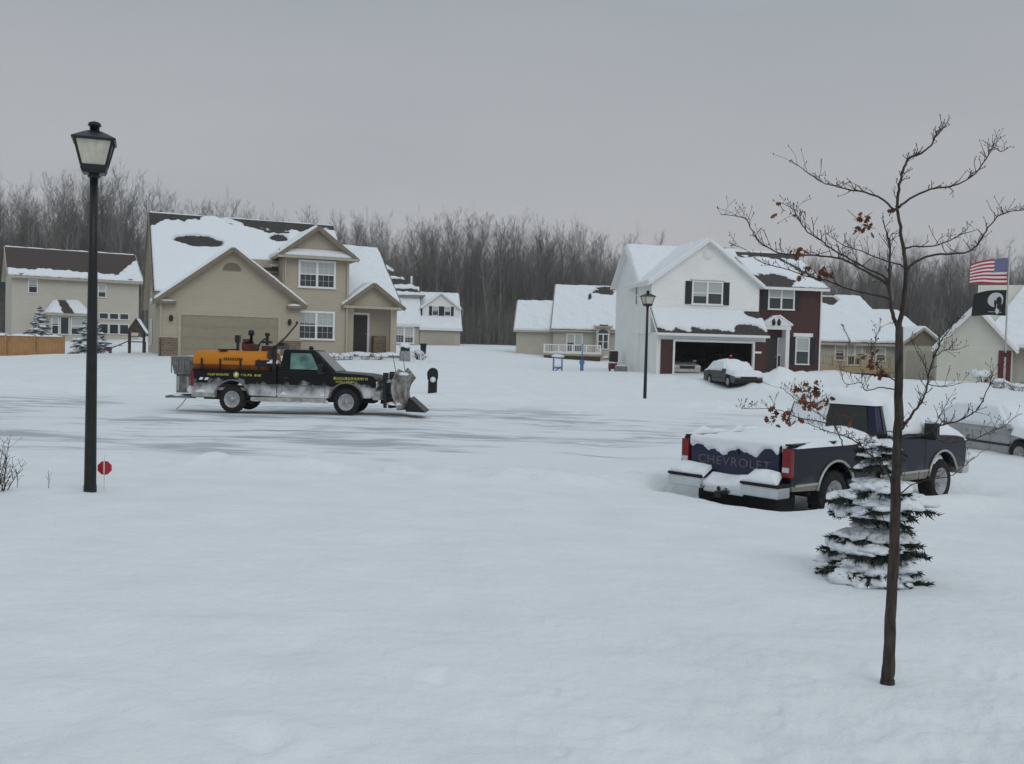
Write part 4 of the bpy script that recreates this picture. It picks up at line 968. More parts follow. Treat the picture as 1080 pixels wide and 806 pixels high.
# ------------------------------------------------------------------ young oak in front
OY = 5.345
def opx(px, py, dy=0): return at(px, py, OY+dy)
def smooth(pts, n=3):
    P = [Vector(p) for p in pts]; out_ = []
    for i in range(len(P)-1):
        a, b, c, d = P[max(i-1,0)], P[i], P[i+1], P[min(i+2,len(P)-1)]
        for k in range(n):
            t = k/n; out_.append(.5*((2*b)+(c-a)*t+(2*a-5*b+4*c-d)*t*t+(3*b-a-3*c+d)*t**3))
    out_.append(P[-1]); return out_
def oak():
    T = thing('young_oak', 'slender young bare oak with a few rust-brown leaves standing on the near lawn', 'tree', opx(936,720))
    o0 = T.location.copy()
    rg = random.Random(3)
    def line(px, r0, r1, name, dyend=0, n=8, jit=.004):
        m = len(px); raw = [opx(a,b,dyend*(i/(m-1))**1.2)-o0 for i,(a,b) in enumerate(px)]
        pts = smooth(raw,4); jit = jit*.5 if name == 'trunk' else jit*.7
        pts = [p+Vector((rg.gauss(0,jit),rg.gauss(0,jit),rg.gauss(0,jit)*.5)) if 0 < i < len(pts)-1 else p for i,p in enumerate(pts)]
        k = len(pts)-1; rs = [(r0+(r1-r0)*(i/k)**.7)*(1+(rg.gauss(0,.035) if name == 'trunk' else 0)) for i in range(k+1)]
        b = MB(); b.tube(pts, rs, n); return b, pts, rs
    def twigs(b, pts, rs, dens=1.0, L=.12, up=.6, start=.15):
        tot = sum((pts[i+1]-pts[i]).length for i in range(len(pts)-1)); cnt = int(tot/.045*dens)
        for k in range(cnt):
            i = int((start+(1-start)*rg.random()**.8)*(len(pts)-1)); i = min(i,len(pts)-2)
            p = pts[i].lerp(pts[i+1],rg.random()); d = (pts[i+1]-pts[i]).normalized()
            s = Vector((rg.gauss(0,.6),rg.gauss(0,.6),rg.gauss(up,.45))); dd = (d*.55+s).normalized(); l = L*rg.uniform(.3,1.25)
            q1 = p+dd*l*.5; dd2 = (dd+Vector((rg.gauss(0,.35),rg.gauss(0,.35),rg.gauss(.15,.3)))).normalized(); q2 = q1+dd2*l*.5
            r = min(rs[i]*.6,.0026); b.tube([p,q1,q2],[r,r*.75,.0009],4,cap=False)
            b.lathe([(0,-.005),(.0024,-.001),(.0022,.003),(0,.007)],q2,'z',5)
            if rg.random() < .6:
                q3 = q1+(dd2+Vector((rg.gauss(0,.7),rg.gauss(0,.7),rg.gauss(.2,.5)))).normalized()*l*.45
                b.tube([q1,q3],[r*.7,.0013],4,cap=False); b.lathe([(0,-.004),(.0022,0),(0,.006)],q3,'z',5)
    b,_,_ = line([(935.5,721),(937.5,690),(940,640),(942.5,585),(944.7,530),(946.3,480),(947.5,430),(948.3,385),(948.5,345)],.0355,.0205,'trunk',n=14)
    b.lathe([(.046,-.05),(.040,-.005),(.0365,.03)],(0,0,-.01),'z',14)
    b.build('trunk', M['bark'], T)
    spec = [
     ([(948,350),(951,330),(954,310),(955,285),(954,268),(950,245),(946.5,220),(948.5,195),(953,180),(958,168),(971.5,162),(982,153),(985,146),(990,138),(998.5,133)],.021,.004,.15),
     ([(948,352),(943,335),(939,318),(938,291),(938,265),(937,250),(931,233)],.019,.004,-.2),
     ([(948,219),(956,212),(975,202),(990,198),(1006,196.5),(1029,183),(1039,168),(1048,156),(1055,160),(1062,157)],.0105,.0028,.35),
     ([(946.5,221),(941,219.6),(933,212),(921.5,206),(908,202),(894.6,200),(880,196),(867.7,192.7),(855,185),(848.5,179),(833,169)],.010,.0025,-.3),
     ([(955.5,287),(962,279),(975,271.5),(990,268.5),(1006,267.7),(1020,266),(1029,260),(1037,250),(1044.6,237),(1053,228),(1064,223.5),(1080,221.5),(1096,219)],.011,.0035,.5),
     ([(938,300),(930,291),(914,283),(896,273),(879,264),(866,254),(852,244.6),(845,236),(839,225),(833,218),(822,213)],.0095,.0025,-.5),
     ([(953,282),(948,279),(930,274),(906,264),(892,260),(879,252),(872,246)],.007,.0022,.35),
     ([(938,303),(930,296),(914,287),(900,279),(887,273),(865,270),(845,269),(825,268),(812,262),(802,256),(793,244),(787,231),(775,228),(760,226)],.0105,.0028,-.15),
     ([(939.5,318),(935,314),(920,311),(906,308),(891,304),(879,298.5),(864,294),(848.5,291),(830,284),(810,279),(795,272),(787,264),(768,256)],.009,.0024,.3),
     ([(955,262),(965,260),(983,260),(995,256),(1006,252),(1018,246),(1029,243)],.007,.0022,-.4),
     ([(947.5,455),(953,450),(958,443),(964,434),(970,426.5),(974,419),(977,411),(980,395),(984.5,379),(989,368),(993,359),(999,351),(1004.5,343),(1012,337),(1018,333)],.0125,.0028,.3),
     ([(985,378),(995.6,370),(1008,369),(1022,364)],.0045,.002,.25),
     ([(979,400),(976,388),(967,371),(960,357)],.0045,.002,-.15),
     ([(947,461),(958,459),(978,457),(986,451),(998,447),(1011,444),(1021,439),(1029,433.6),(1035,425),(1039,416),(1044,405),(1047,394)],.010,.003,-.35),
     ([(984,452),(987,460),(992,465),(999,468),(1007,467),(1019,465),(1031,462),(1046,455),(1060,449),(1069,441),(1078,436)],.006,.0025,.3),
     ([(985,452),(988,445),(992,437),(997,429),(1001,419)],.0045,.002,.2),
     ([(944.5,530),(952,520),(962,511),(980,506),(1000,503),(1009,498),(1022,487),(1037,476)],.006,.002,-.4),
     ([(944,520),(938,503),(930,492),(918,480),(905,468),(897,463),(885,458),(872,455),(860,450),(850,446)],.0085,.0025,-.35),
     ([(905,469),(898,470),(889.8,470.5),(886,462),(882,452),(874,444),(863.7,437),(850,428),(837.7,420),(830,414),(822.8,408)],.0065,.002,-.5),
     ([(878,448),(860,444),(840,440),(826,434),(812,431),(796,431),(782,431.6)],.005,.002,-.3),
     ([(946,460),(939,455),(927,457),(918,464),(914,474),(922,490),(932,500)],.005,.002,.25),
     ([(947.5,411),(938,410),(929,409),(920,411),(913,412),(910,408),(909,404),(900,405),(893,405.6),(889,400),(887,393)],.0055,.002,-.3),
     ([(947.5,404),(940,399),(933,393),(927,388),(922,383),(919,372),(918,362)],.006,.002,.3),
     ([(918,372),(924,358),(929,343)],.0035,.0018,.3),
     ([(977,405),(992,408),(1006,406),(1015,403)],.004,.0018,-.2),
     ([(865,437),(858,428),(852,418)],.004,.002,-.5),
    ]
    for k, (px, r0, r1, dy) in enumerate(spec):
        r0 *= .74; r1 *= .62
        b, pts, rs = line(px, r0, r1, 'branch', dy, 8 if r0 > .008 else 6, .003)
        big = k in (0,2,3,4,5,7,8)
        twigs(b, pts, rs, 1.6 if big else 1.5, .062 if k == 0 else (.10 if big else .09), .6, .2 if k > 1 else .45)
        b.build('branch', M['bark'] if r0 > .015 else M['twig'], T)
    def leaf(b, p, L):
        """lobed dry oak leaf, curled"""
        d = Vector((rg.gauss(0,1),rg.gauss(0,1),rg.gauss(-.6,.7))).normalized(); s = d.orthogonal().normalized()
        s = Matrix.Rotation(rg.uniform(0,6.28),3,d)@s; nn = d.cross(s); c = rg.uniform(.1,.4)
        w = [.05,.30,.16,.42,.20,.34,.10,.0]; mid = []; lf = []; rt = []
        for i, ww in enumerate(w):
            t = i/(len(w)-1); base = p+d*(L*t)+nn*(L*c*t*t); mid.append(base)
            lf.append(base+s*(ww*L)+nn*(ww*L*.5)); rt.append(base-s*(ww*L)+nn*(ww*L*.5))
        for i in range(len(w)-1):
            b.face([mid[i],lf[i],lf[i+1],mid[i+1]]); b.face([mid[i],mid[i+1],rt[i+1],rt[i]])
    cl = [(853,410,9,-.5),(846,414,6,-.5),(860,409,6,-.5),(852,424,9,-.5),(857,426,6,-.5),(872,421,7,-.3),(818,440,5,-.45),(813,445,4,-.45),(824,437,4,-.45),(831,443,5,-.45),(842,442,3,-.4),
          (912,229,5,-.2),(916,240,5,-.1),(907,242,6,-.1),(904,231,3,-.2),(826,222,4,-.48),(842,267,8,-.1),(848,270,6,-.1),(868,285,7,.1),(874,292,6,.1),(853,286,4,.1),(846,291,4,.2),
          (918,377,7,.25),(924,388,6,.25),(914,372,3,.25),(929,395,4,.2),(952,443,4,0),(946,222,3,0),(897,441,3,-.4)]
    for px,py,n,dy in cl:
        b = MB(); c = opx(px,py,dy)-o0
        for k in range(n): leaf(b, c+Vector((rg.gauss(0,.018),rg.gauss(0,.03),rg.gauss(0,.015))), rg.uniform(.024,.046))
        for k in range(3): b.tube([c,c+Vector((rg.gauss(0,.02),rg.gauss(0,.03),rg.gauss(.01,.02)))],[.002,.0012],4)
        b.build('leaves', M['dry_leaf'], T, recalc=False)
oak()

# ------------------------------------------------------------------ snow-laden spruces
def spruce(label, loc, h, rad_, tiers, seed, snow=1.0, group=None, cone=None, dens=1.0, nm='needles', tz=None, zr=.035, bs=1.0):
    T = thing('spruce', label, 'spruce', loc, 0, group); rg = random.Random(seed)
    tb = MB(); tb.tube([(0,0,-.1),(0,0,h*.5),(0,0,h*.97)],[.035*h,.022*h,.006*h],8); tb.build('trunk', M['bark'], T)
    nb = MB(); sb = MB()
    cone = cone or (lambda f: rad_*(1-f)**.8)
    def shoot(p, d, L, r):
        """a twig set with needles: short spiky faces all round it"""
        q = p+d*L; nb.tube([p,q],[r*.35,r*.12],4,cap=False)
        a = d.orthogonal().normalized(); b2 = d.cross(a)
        cnt = max(8,int(L/.006*dens))
        for k in range(cnt):
            f = rg.random(); th = rg.uniform(0,6.28); o = (a*math.cos(th)+b2*math.sin(th)); c = p+d*(L*f)
            t = c+(o*.8+d*.7).normalized()*r*rg.uniform(.9,1.9); w = o.cross(d)*r*.26
            nb.face([c-w,c+w,t])
    for ti in range(tiers):
        f = (ti+.2)/tiers if tz is None else tz[ti]; z = .05*h+f*.9*h; R = cone(f); n = max(5,int(11*(1-f)+4))
        for k in range(n):
            az = 6.283*(k+rg.uniform(-.4,.4))/n+ti*.7; L = R*rg.uniform(.65,1.1); z = .05*h+f*.9*h+rg.gauss(0,zr)*h; z = max(z,.03*h)
            d0 = Vector((math.cos(az),math.sin(az),.0))
            pts = [Vector((0,0,z+.03*h))]
            for i in range(1,6):
                g = i/5; pts.append(Vector((0,0,z))+d0*(L*g)+Vector((0,0,-.45*L*g+.16*L*g*g)))
            nb.tube(pts,[.016*h*.6,.012*h*.6,.009*h*.6,.007*h*.6,.005*h*.6,.003*h*.6],5,cap=False)
            for i in range(1,6):
                p = pts[i]; dd = (pts[i]-pts[i-1]).normalized()
                for s in (-1,1,0):
                    if i < 2 and rg.random() < .4: continue
                    sd = Vector((-d0.y,d0.x,0))*s; v = (dd*(.75 if s else 1)+sd*.75+Vector((0,0,rg.gauss(-.12,.12)))).normalized()
                    shoot(p+dd*rg.uniform(-.03,.03)*h*.4, v, (L*.32+.03*h)*rg.uniform(.6,1.15)*(1.1-.08*i), .031*h*.6+.006)
            if rg.random() < .92*snow:
                for i in range(1,5):
                    if rg.random() < .18: continue
                    for q_ in range(2):
                        sd = Vector((-d0.y,d0.x,0))*rg.gauss(0,.10)*L*2
                        p = pts[i]+sd+d0*rg.gauss(0,.06)*L+Vector((0,0,.012*h*rg.uniform(.5,1.3)))
                        w = (L*rg.uniform(.11,.22)+.007*h)*bs*rg.uniform(.8,1.1)
                        sb.blob(p, (w*rg.uniform(.8,1.3),w*rg.uniform(.8,1.3),w*rg.uniform(.30,.55)), rg.randint(0,9999), .34, nu=11, nv=6, flat=.45)
    for k in range(12): shoot(Vector((0,0,h*.84)), Vector((rg.gauss(0,.35),rg.gauss(0,.35),1)).normalized(), .10*h, .02*h)
    nb.build('needles', M[nm], T, recalc=False); sb.build('snow_load', M['snow'], T, recalc=False)
    return T
p = at(922,606,8.25)
spruce('small snow-laden spruce growing just behind the slender young oak', (p.x,p.y,gz(p.x,p.y)-.06), 1.36, .52, 11, 5, snow=1.05, tz=[.02,.09,.17,.25,.33,.49,.57,.65,.79,.86,.93], zr=.014, bs=1.45,
       cone=lambda f: float(np.interp(f,[0,.12,.25,.36,.46,.57,.68,.76,.88,1],[.37,.39,.36,.27,.31,.35,.25,.17,.17,.09])), dens=1.3)
def far_spruces():
    a = spruce('frosted spruce just above the cedar fence, beside the sunroom', at(42,358,75), 2.6, 1.1, 9, 8, group='frosted spruces by the far left house', dens=.5, nm='frosted')
    b = copy_tree(a); p = at(96,374,70); b.location = p; b.rotation_euler.z = 2; b.scale = (1.35,1.35,1.22); b['label'] = 'larger frosted spruce past the right end of the cedar fence'
far_spruces()

# ------------------------------------------------------------------ vehicles
def arch_pts(cx, cz, r, zb, n=14):
    """rear to front over a wheel opening whose feet are at height zb"""
    a0 = math.asin(max(-1,min(1,(zb-cz)/r)))
    return [(cx+r*math.cos(t), cz+r*math.sin(t)) for t in [math.pi-a0-(math.pi-2*a0)*k/n for k in range(n+1)]]
def wheel(par, x, y, r=.37, w=.24, side=-1, rim='rim', name='wheel'):
    t = MB(); prof = [(r*.62,-w/2),(r*.9,-w/2),(r*.985,-w*.38),(r,-w*.2),(r,w*.2),(r*.985,w*.38),(r*.9,w/2),(r*.62,w/2)]
    t.lathe(prof+[prof[0]],(x,y,r),'y',28,cap=False)
    for k in range(28):
        a = 2*math.pi*k/28; c, s_ = math.cos(a), math.sin(a); t.beam((x+c*r*.99,y-w*.42,r+s_*r*.99),(x+c*r*.99,y+w*.42,r+s_*r*.99),.03,.016,up=(c,0,s_))
    o = t.build(name, M['rubber'], par)
    q = MB(); sg = side
    pr = [(0,sg*w*.34),(r*.16,sg*w*.34),(r*.18,sg*w*.18),(r*.42,sg*w*.10),(r*.50,sg*w*.30),(r*.60,sg*w*.46),(r*.64,sg*w*.48),(r*.64,-sg*w*.3)]
    q.lathe(pr,(x,y,r),'y',24,cap=False)
    for k in range(6):
        a = 2*math.pi*k/6; q.lathe([(.0,sg*w*.36),(.022,sg*w*.35),(.022,sg*w*.2)],(x+math.cos(a)*r*.27,y,r+math.sin(a)*r*.27),'y',6)
    q.build('rim', M[rim], o); return o
def pane(par, quad, off, m, name='window', inset=.0):
    A,B,C,D = [Vector(q) for q in quad]; n = (B-A).cross(D-A).normalized()*off; c = (A+B+C+D)/4
    P = [q+(c-q)*inset+n for q in (A,B,C,D)]; Q = [q+(c-q)*inset-n*1.5 for q in (A,B,C,D)]
    b = MB(); b.frustum(Q,P); return b.build(name, M[m], par)
def pickup(T, paint, tail_paint, glass, trim, plow):
    bx0, bx1, nose, hw = -1.18, 1.30, 4.22, .98
    # bed: two sides with wheel openings, floor, front wall, rails
    b = MB(); poly = [(bx0,.62),(bx0+.05,.52)]+arch_pts(0,.40,.50,.50)+[(bx1,.48),(bx1,1.17),(bx0,1.17)]
    for s in (-1,1): b.prism(poly,'y',s*hw,s*(hw-.10))
    b.box(bx0+.06,-.88,.62,bx1,.88,.70); b.box(bx1-.06,-.88,.70,bx1,.88,1.16)
    b.build('bed', M[paint], T, bevel=.02)
    q = MB()
    for s in (-1,1): q.box(bx0+.02,s*(hw-.005),1.172,bx1-.01,s*(hw-.13),1.20)
    q.build('bed_rail', M['black_paint'], T, bevel=.008)
    # cab and bonnet: one lower body, arch cut out
    b = MB(); poly = [(bx1+.025,.46),(2.78,.46)]+arch_pts(3.36,.40,.50,.50)[0:]+[(4.05,.50),(nose,.58),(nose+.03,.9),(nose-.01,1.05),(nose-.10,1.12),(nose-.35,1.155),(2.95,1.20),(bx1+.025,1.20)]
    b.prism(poly,'y',-hw,hw); b.build('body', M[paint], T, bevel=.045, seg=3)
    b = MB(); b.box(2.86,-.80,.42,3.84,.80,.98); b.box(-.46,-.80,.40,.46,.80,.61); b.box(-1.0,-.42,.34,4.1,.42,.47); b.box(-.1,-.75,.32,.1,.75,.44); b.box(3.26,-.75,.32,3.46,.75,.42)
    b.build('chassis', M['dark_inside'], T)
    # greenhouse
    B_ = [(bx1+.05,-.90,1.17),(3.06,-.90,1.17),(3.06,.90,1.17),(bx1+.05,.90,1.17)]; Tp = [(bx1+.16,-.74,1.80),(2.36,-.72,1.80),(2.36,.72,1.80),(bx1+.16,.74,1.80)]
    g = MB(); g.frustum(B_,Tp); cab = g.build('cab', M['black_paint'] if plow else M[tail_paint], T, bevel=.05, seg=3)
    def mixp(i, j, f, k): return Vector(B_[i]).lerp(Vector(B_[j]),f).lerp(Vector(Tp[i]).lerp(Vector(Tp[j]),f),k)
    for s,(i,j) in ((-1,(0,1)),(1,(3,2))):
        quad = [mixp(i,j,.20,.14),mixp(i,j,.72,.12),mixp(i,j,.80,.84),mixp(i,j,.22,.84)] if plow else [mixp(i,j,.10,.14),mixp(i,j,.80,.12),mixp(i,j,.86,.86),mixp(i,j,.12,.86)]
        if s > 0: quad = quad[::-1]
        w = pane(T, quad, .012, glass, 'side_window')
        h = MB(); h.box(1.52,s*(hw-.005),.98,1.68,s*(hw+.03),1.03); h.build('door_handle', M['black_metal'], T)
        q = MB(); q.box(2.60,s*.93,1.14,2.74,s*1.22,1.20); q.box(2.56,s*1.02,1.14,2.68,s*1.24,1.42); q.build('side_mirror', M['black_metal'], T, bevel=.02)
        q = MB(); q.box(bx1+.16,s*(hw-.003),.50,bx1+.168,s*(hw+.003),1.16); q.box(2.72,s*(hw-.003),.50,2.728,s*(hw+.003),1.16); q.build('door_seam', M['rubber'], T)
    pane(T,[mixp(3,0,.10,.16),mixp(3,0,.90,.16),mixp(3,0,.9,.86),mixp(3,0,.1,.86)],.012,'car_glass','rear_window')
    pane(T,[mixp(1,2,.05,.08),mixp(1,2,.95,.08),mixp(1,2,.93,.92),mixp(1,2,.07,.92)],.012,'car_glass','windscreen')
    # wheels, arch lips, side trim
    for x in (0,3.36):
        for s in (-1,1):
            wheel(T,x,s*.84,.38,.25,s)
            a = MB(); pts = [(px_,s*(hw+.012),pz) for px_,pz in arch_pts(x,.40,.515,.50)]; a.tube(pts,.022,6); a.build('arch_trim', M[trim], T)
    for s in (-1,1):
        a = MB(); a.box(bx0+.1,s*(hw-.01),.585 if not plow else .79,-.5,s*(hw+.014),.62 if not plow else .82); a.build('side_trim', M[trim], T); a = MB(); a.box(.5,s*(hw-.01),.585 if not plow else .79,2.84,s*(hw+.014),.62 if not plow else .82)
        a.build('side_trim', M[trim], T)
    # tailgate and lamps
    t = MB(); t.box(bx0-.04,-.80,.62,bx0+.04,.80,1.175); tg = t.build('tailgate', M[tail_paint], T, bevel=.02)
    t = MB(); t.box(bx0-.06,-.10,.98,bx0-.035,.10,1.06); t.build('handle', M['black_metal'], tg)
    for s in (-1,1):
        t = MB(); t.box(bx0-.045,s*.85,.72,bx0+.055,s*(hw+.012),1.14); l = t.build('taillight', M['taillight'], T, bevel=.02)
        t = MB(); t.box(bx0-.052,s*.86,.80,bx0-.04,s*.97,.87); t.build('reversing_lens', M['clear_lens'], l)
        t = MB(); t.box(nose-.06,s*.62,.80,nose+.045,s*.965,.97); l = t.build('headlight', M['clear_lens'], T, bevel=.02)
    t = MB(); t.box(nose-.02,-.58,.76,nose+.045,.58,.98); gr = t.build('grille', M['black_metal'], T, bevel=.01)
    t = MB(); t.box(nose+.045,-.58,.85,nose+.06,.58,.89); t.build('grille_bar', M['chrome'], gr)
    t = MB(); t.box(nose-.1,-.98,.46,nose+.16,.98,.70); t.build('front_bumper', M['salt_steel' if plow else 'chrome'], T, bevel=.05)
    return tg
def text_mesh(par, body, size, loc, rot, m, ext=.004, name='lettering', spacing=1.0, sx=1.0):
    cu = bpy.data.curves.new(name,'FONT'); cu.body = body; cu.size = size; cu.extrude = ext; cu.align_x = 'CENTER'; cu.space_character = spacing
    o = bpy.data.objects.new(name, cu); COL.objects.link(o); bpy.context.view_layer.update()
    me = bpy.data.meshes.new_from_object(o.evaluated_get(bpy.context.evaluated_depsgraph_get())); bpy.data.objects.remove(o)
    me.materials.clear(); me.materials.append(M[m])
    q = bpy.data.objects.new(name, me); COL.objects.link(q); q.parent = par; q.location = loc; q.rotation_euler = rot; q.scale = (sx,1,1)
    return q

def parked_pickup():
    z0 = -.70
    T = thing('pickup_truck', 'dark navy pickup truck half buried in snow in the near drive', 'pickup truck', (TRUCK.x-math.sin(HEAD)*.84, TRUCK.y+math.cos(HEAD)*.84, z0), HEAD)
    tg = pickup(T,'navy','navy_plain','car_glass','silver',False)
    text_mesh(tg,'CHEVROLET',.185,(-1.222,0,.80),(rad(90),0,rad(-90)),'dull_letter',.004,spacing=1.12,sx=1.18)
    # rear step bumper: two bright ends, dark pad, hitch
    b = MB()
    for s in (-1,1):
        b.box(-1.52,s*.36,.44,-1.22,s*1.0,.60)
    b.box(-1.46,-.36,.40,-1.22,.36,.52); rb = b.build('rear_bumper', M['chrome'], T, bevel=.025)
    for s in (-1,1):
        b = MB(); b.box(-1.525,s*.35,.602,-1.2,s*1.005,.64); b.build('step_pad', M['rubber'], rb, bevel=.008)
    b = MB(); b.box(-1.58,-.05,.36,-1.3,.05,.45); b.lathe([(.0,.45),(.03,.47),(.03,.5),(0,.53)],(-1.55,0,0)); b.build('tow_hitch', M['black_metal'], rb)
    b = MB(); b.box(-1.15,-.72,.18,-.62,.72,.46); b.build('spare_wheel_carrier', M['rubber'], T, bevel=.08)
    # snow lying on it
    heap(T,-1.16,-.93,1.30,.93,1.10,.17,2,p=6,nu=50,nv=40,rough=.16,name='bed_snow')
    for s in (-1,1): heap(T,-1.18,s*.98-.09,1.28,s*.98+.05,1.17,.10,5+s,p=4,nu=60,nv=10,rough=.8,name='rail_snow')
    heap(T,1.36,-.80,2.46,.80,1.72,.28,3,p=3.4,nu=34,nv=30,rough=.25,name='roof_snow')
    snow_sheet(T,[(2.40,-.84,1.77),(2.40,.84,1.77),(3.06,.92,1.16),(3.06,-.92,1.16)][::-1],.16,None,4,edge=.2,name='windscreen_snow')
    heap(T,2.85,-.98,4.26,.98,1.08,.30,7,p=4,nu=40,nv=34,name='bonnet_snow')
    # snow stuck on the tailgate top and half the rear window, ragged below
    u = lambda x,y,z: np.clip((1.09-z)*9+1.4*fbm(y*5,z*2+3,4),-2,3)
    A = [(-1.225,.80,.66),(-1.225,-.80,.66),(-1.225,-.80,1.22),(-1.225,.80,1.22)]
    snow_sheet(T,A,.045,u,6,nu=70,nv=36,edge=.05,name='tailgate_snow',rough=.5)
    ur = lambda x,y,z: np.clip((.05-y)*6,-2,3)
    snow_sheet(T,[(1.36,.84,1.22),(1.36,-.80,1.22),(1.455,-.72,1.72),(1.455,.74,1.72)],.05,ur,9,nu=40,nv=24,edge=.06,name='window_snow',rough=.4)
    for y0,y1,zl,zh,xl,seed in ((.98,.34,.635,.76,-1.50,11),(-.36,-.96,.635,.76,-1.50,12),(.42,-.44,.50,.66,-1.47,13)):
        snow_sheet(T,[(xl,y0,zl),(xl,y1,zl),(-1.20,y1+(.05 if y1 > -.8 else .12),zh),(-1.20,y0-.05,zh)],.075,None,seed,nu=50,nv=26,edge=.16,rough=.9,name='bumper_snow')
    heap(T,.65,-.9,1.34,.9,1.20,.17,15,p=3,rough=.2,name='bed_snow')
    for s in (-1,1):
        c = [(1.62,s*.93,1.20),(2.95,s*.93,1.20),(2.34,s*.75,1.78),(1.62,s*.77,1.78)]
        snow_sheet(T, c if s < 0 else [c[1],c[0],c[3],c[2]],.07,None,18+s,edge=.12,rough=.5,name='window_snow')
    for s in (-1,1):
        b = MB(); b.blob((3.26,s*.90,.62),(.30,.05,.20),4+s); b.build('wheel_snow', M['snow'], T, recalc=False); b = MB(); b.blob((.05,s*.93,.2),(.40,.10,.22),14+s); b.build('wheel_snow', M['snow'], T, recalc=False)
    b = MB(); b.blob((2.63,-1.13,1.43),(.10,.13,.09),21); b.build('mirror_snow', M['snow'], T, recalc=False); b = MB(); b.blob((2.63,1.13,1.43),(.10,.13,.09),22); b.build('mirror_snow', M['snow'], T, recalc=False)
parked_pickup()

def plow_truck():
    p = at(246,435,29.3); q = at(367,436,29.25)
    hd = math.atan2(q.y-p.y, q.x-p.x)
    T = thing('plow_truck', 'black and grey plow truck carrying an orange tank, standing on the street', 'plow truck', (p.x, p.y+.84, p.z-.01), hd)
    T.scale = (1,1,1.06)
    pickup(T,'plow_paint','black_paint','green_glass','grey_steel',True)
    # lettering bands too small to read in the photograph: rows of short strokes
    rg = random.Random(4)
    def band(x0, x1, z, h, y, n):
        b = MB(); w = (x1-x0)/n
        for k in range(n):
            a = x0+k*w; 
            if rg.random() < .12: continue
            b.box(a+w*.08,y-.003,z,a+w*.30,y+.002,z+h)
            b.box(a+w*.30,y-.003,z+h*rg.choice([0,.4,.8]),a+w*.82,y+.002,z+h*rg.choice([.2,.6,1.0]))
            if rg.random() < .6: b.box(a+w*.60,y-.0028,z,a+w*.80,y+.0018,z+h)
        return b.build('lettering', M['yellow'], T)
    band(2.98,4.0,1.00,.075,-.985,12); band(3.05,3.6,.92,.05,-.985,9)
    band(-.72,-.02,1.03,.06,-.985,11); band(.26,.86,1.03,.06,-.985,9)
    b = MB(); b.lathe([(0,-.004),(.085,-.004),(.085,.003)],(.12,-.985,1.06),'y',16); o = b.build('round_emblem', M['yellow'], T)
    b = MB(); b.lathe([(0,-.004),(.045,-.004),(.045,.0)],(.12,-.989,1.06),'y',14); b.build('emblem_disc', M['white_paint'], o)
    b = MB()
    for x,z in ((-.98,.90),(-.82,.90)):
        b.frustum([(x,-.990,z),(x+.10,-.990,z),(x+.10,-.984,z),(x,-.984,z)],[(x+.05,-.990,z+.07),(x+.14,-.990,z+.07),(x+.14,-.984,z+.07),(x+.05,-.984,z+.07)])
    b.build('side_badge', M['white_paint'], T)
    # orange tank lying in the bed
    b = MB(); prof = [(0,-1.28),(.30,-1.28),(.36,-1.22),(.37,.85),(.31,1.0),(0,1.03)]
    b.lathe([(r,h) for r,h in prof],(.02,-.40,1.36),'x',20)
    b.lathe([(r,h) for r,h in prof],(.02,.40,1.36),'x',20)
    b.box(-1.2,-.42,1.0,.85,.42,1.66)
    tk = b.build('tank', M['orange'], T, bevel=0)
    b = MB()
    for x in (-1.0,-.45,.15,.7): b.box(x,-.79,1.2,x+.06,.79,1.215); b.box(x,-.775,1.0,x+.06,-.765,1.5)
    b.box(-.55,-.6,1.725,-.30,-.4,1.76); b.box(.62,-.78,1.30,1.05,-.3,1.48); b.build('tank_strap', M['black_metal'], tk)
    b = MB()
    for k in range(9): b.box(-.32+k*.065,-.772,1.45,-.285+k*.065,-.762,1.53)
    b.build('tank_marking', M['black_metal'], tk)
    heap(T,.95,-.8,1.28,-.3,1.42,.16,3)
    # pump engine and pipework above the tank
    b = MB(); b.box(.12,-.35,1.72,.48,.15,1.93); b.box(.66,-.3,1.70,.92,.2,1.88); b.lathe([(.13,0),(.15,.03),(.15,.3),(.13,.33)],(.05,-.1,1.86),'x',14); b.box(.12,-.4,1.98,.3,-.1,2.06)
    en = b.build('pump_engine', M['red_paint'], T, bevel=.02)
    b = MB(); b.lathe([(.045,1.9),(.045,2.16),(.09,2.17),(.09,2.3),(.05,2.32)],(.33,-.2,0)); b.build('exhaust', M['black_metal'], en); b = MB(); b.lathe([(.04,1.9),(.04,2.15),(.08,2.17),(.07,2.25)],(.80,-.15,0))
    b.box(-.12,-.2,1.72,-.05,-.1,2.16); b.box(-.16,-.22,1.95,-.02,-.06,2.16); b.tube([(.55,-.3,1.75),(.62,-.3,1.95),(.75,-.28,2.08),(.9,-.25,1.98)],.025,6); b.tube([(-.1,-.1,1.75),(-.5,-.2,1.74),(-.62,-.2,1.70)],.02,6)
    b.box(.66,-.32,1.95,.94,-.05,2.02)
    b.build('pump_fittings', M['black_metal'], en)
    b = MB(); b.tube([(1.0,-.6,1.72),(1.45,-.6,2.12),(1.78,-.6,2.50)],[.03,.028,.026],8); b.lathe([(0,0),(.04,.02),(.04,.08),(0,.1)],(1.79,-.6,2.5),'z',8); b.box(.95,-.68,1.5,1.08,-.52,1.75); b.build('spray_boom', M['darkwood'], T)
    b = MB(); b.box(1.14,-.82,1.2,1.24,-.72,1.86); b.box(1.14,.72,1.2,1.24,.82,1.86); b.box(1.14,-.82,1.80,1.24,.82,1.90); b.box(1.15,-.75,1.4,1.2,.75,1.45); b.box(1.15,-.3,1.9,1.35,.3,1.98); b.build('cab_guard', M['black_metal'], T)
    b = MB(); b.lathe([(.07,1.80),(.07,1.86),(.05,1.90),(0,1.91)],(2.1,0,0)); b.build('beacon', M['black_metal'], T)
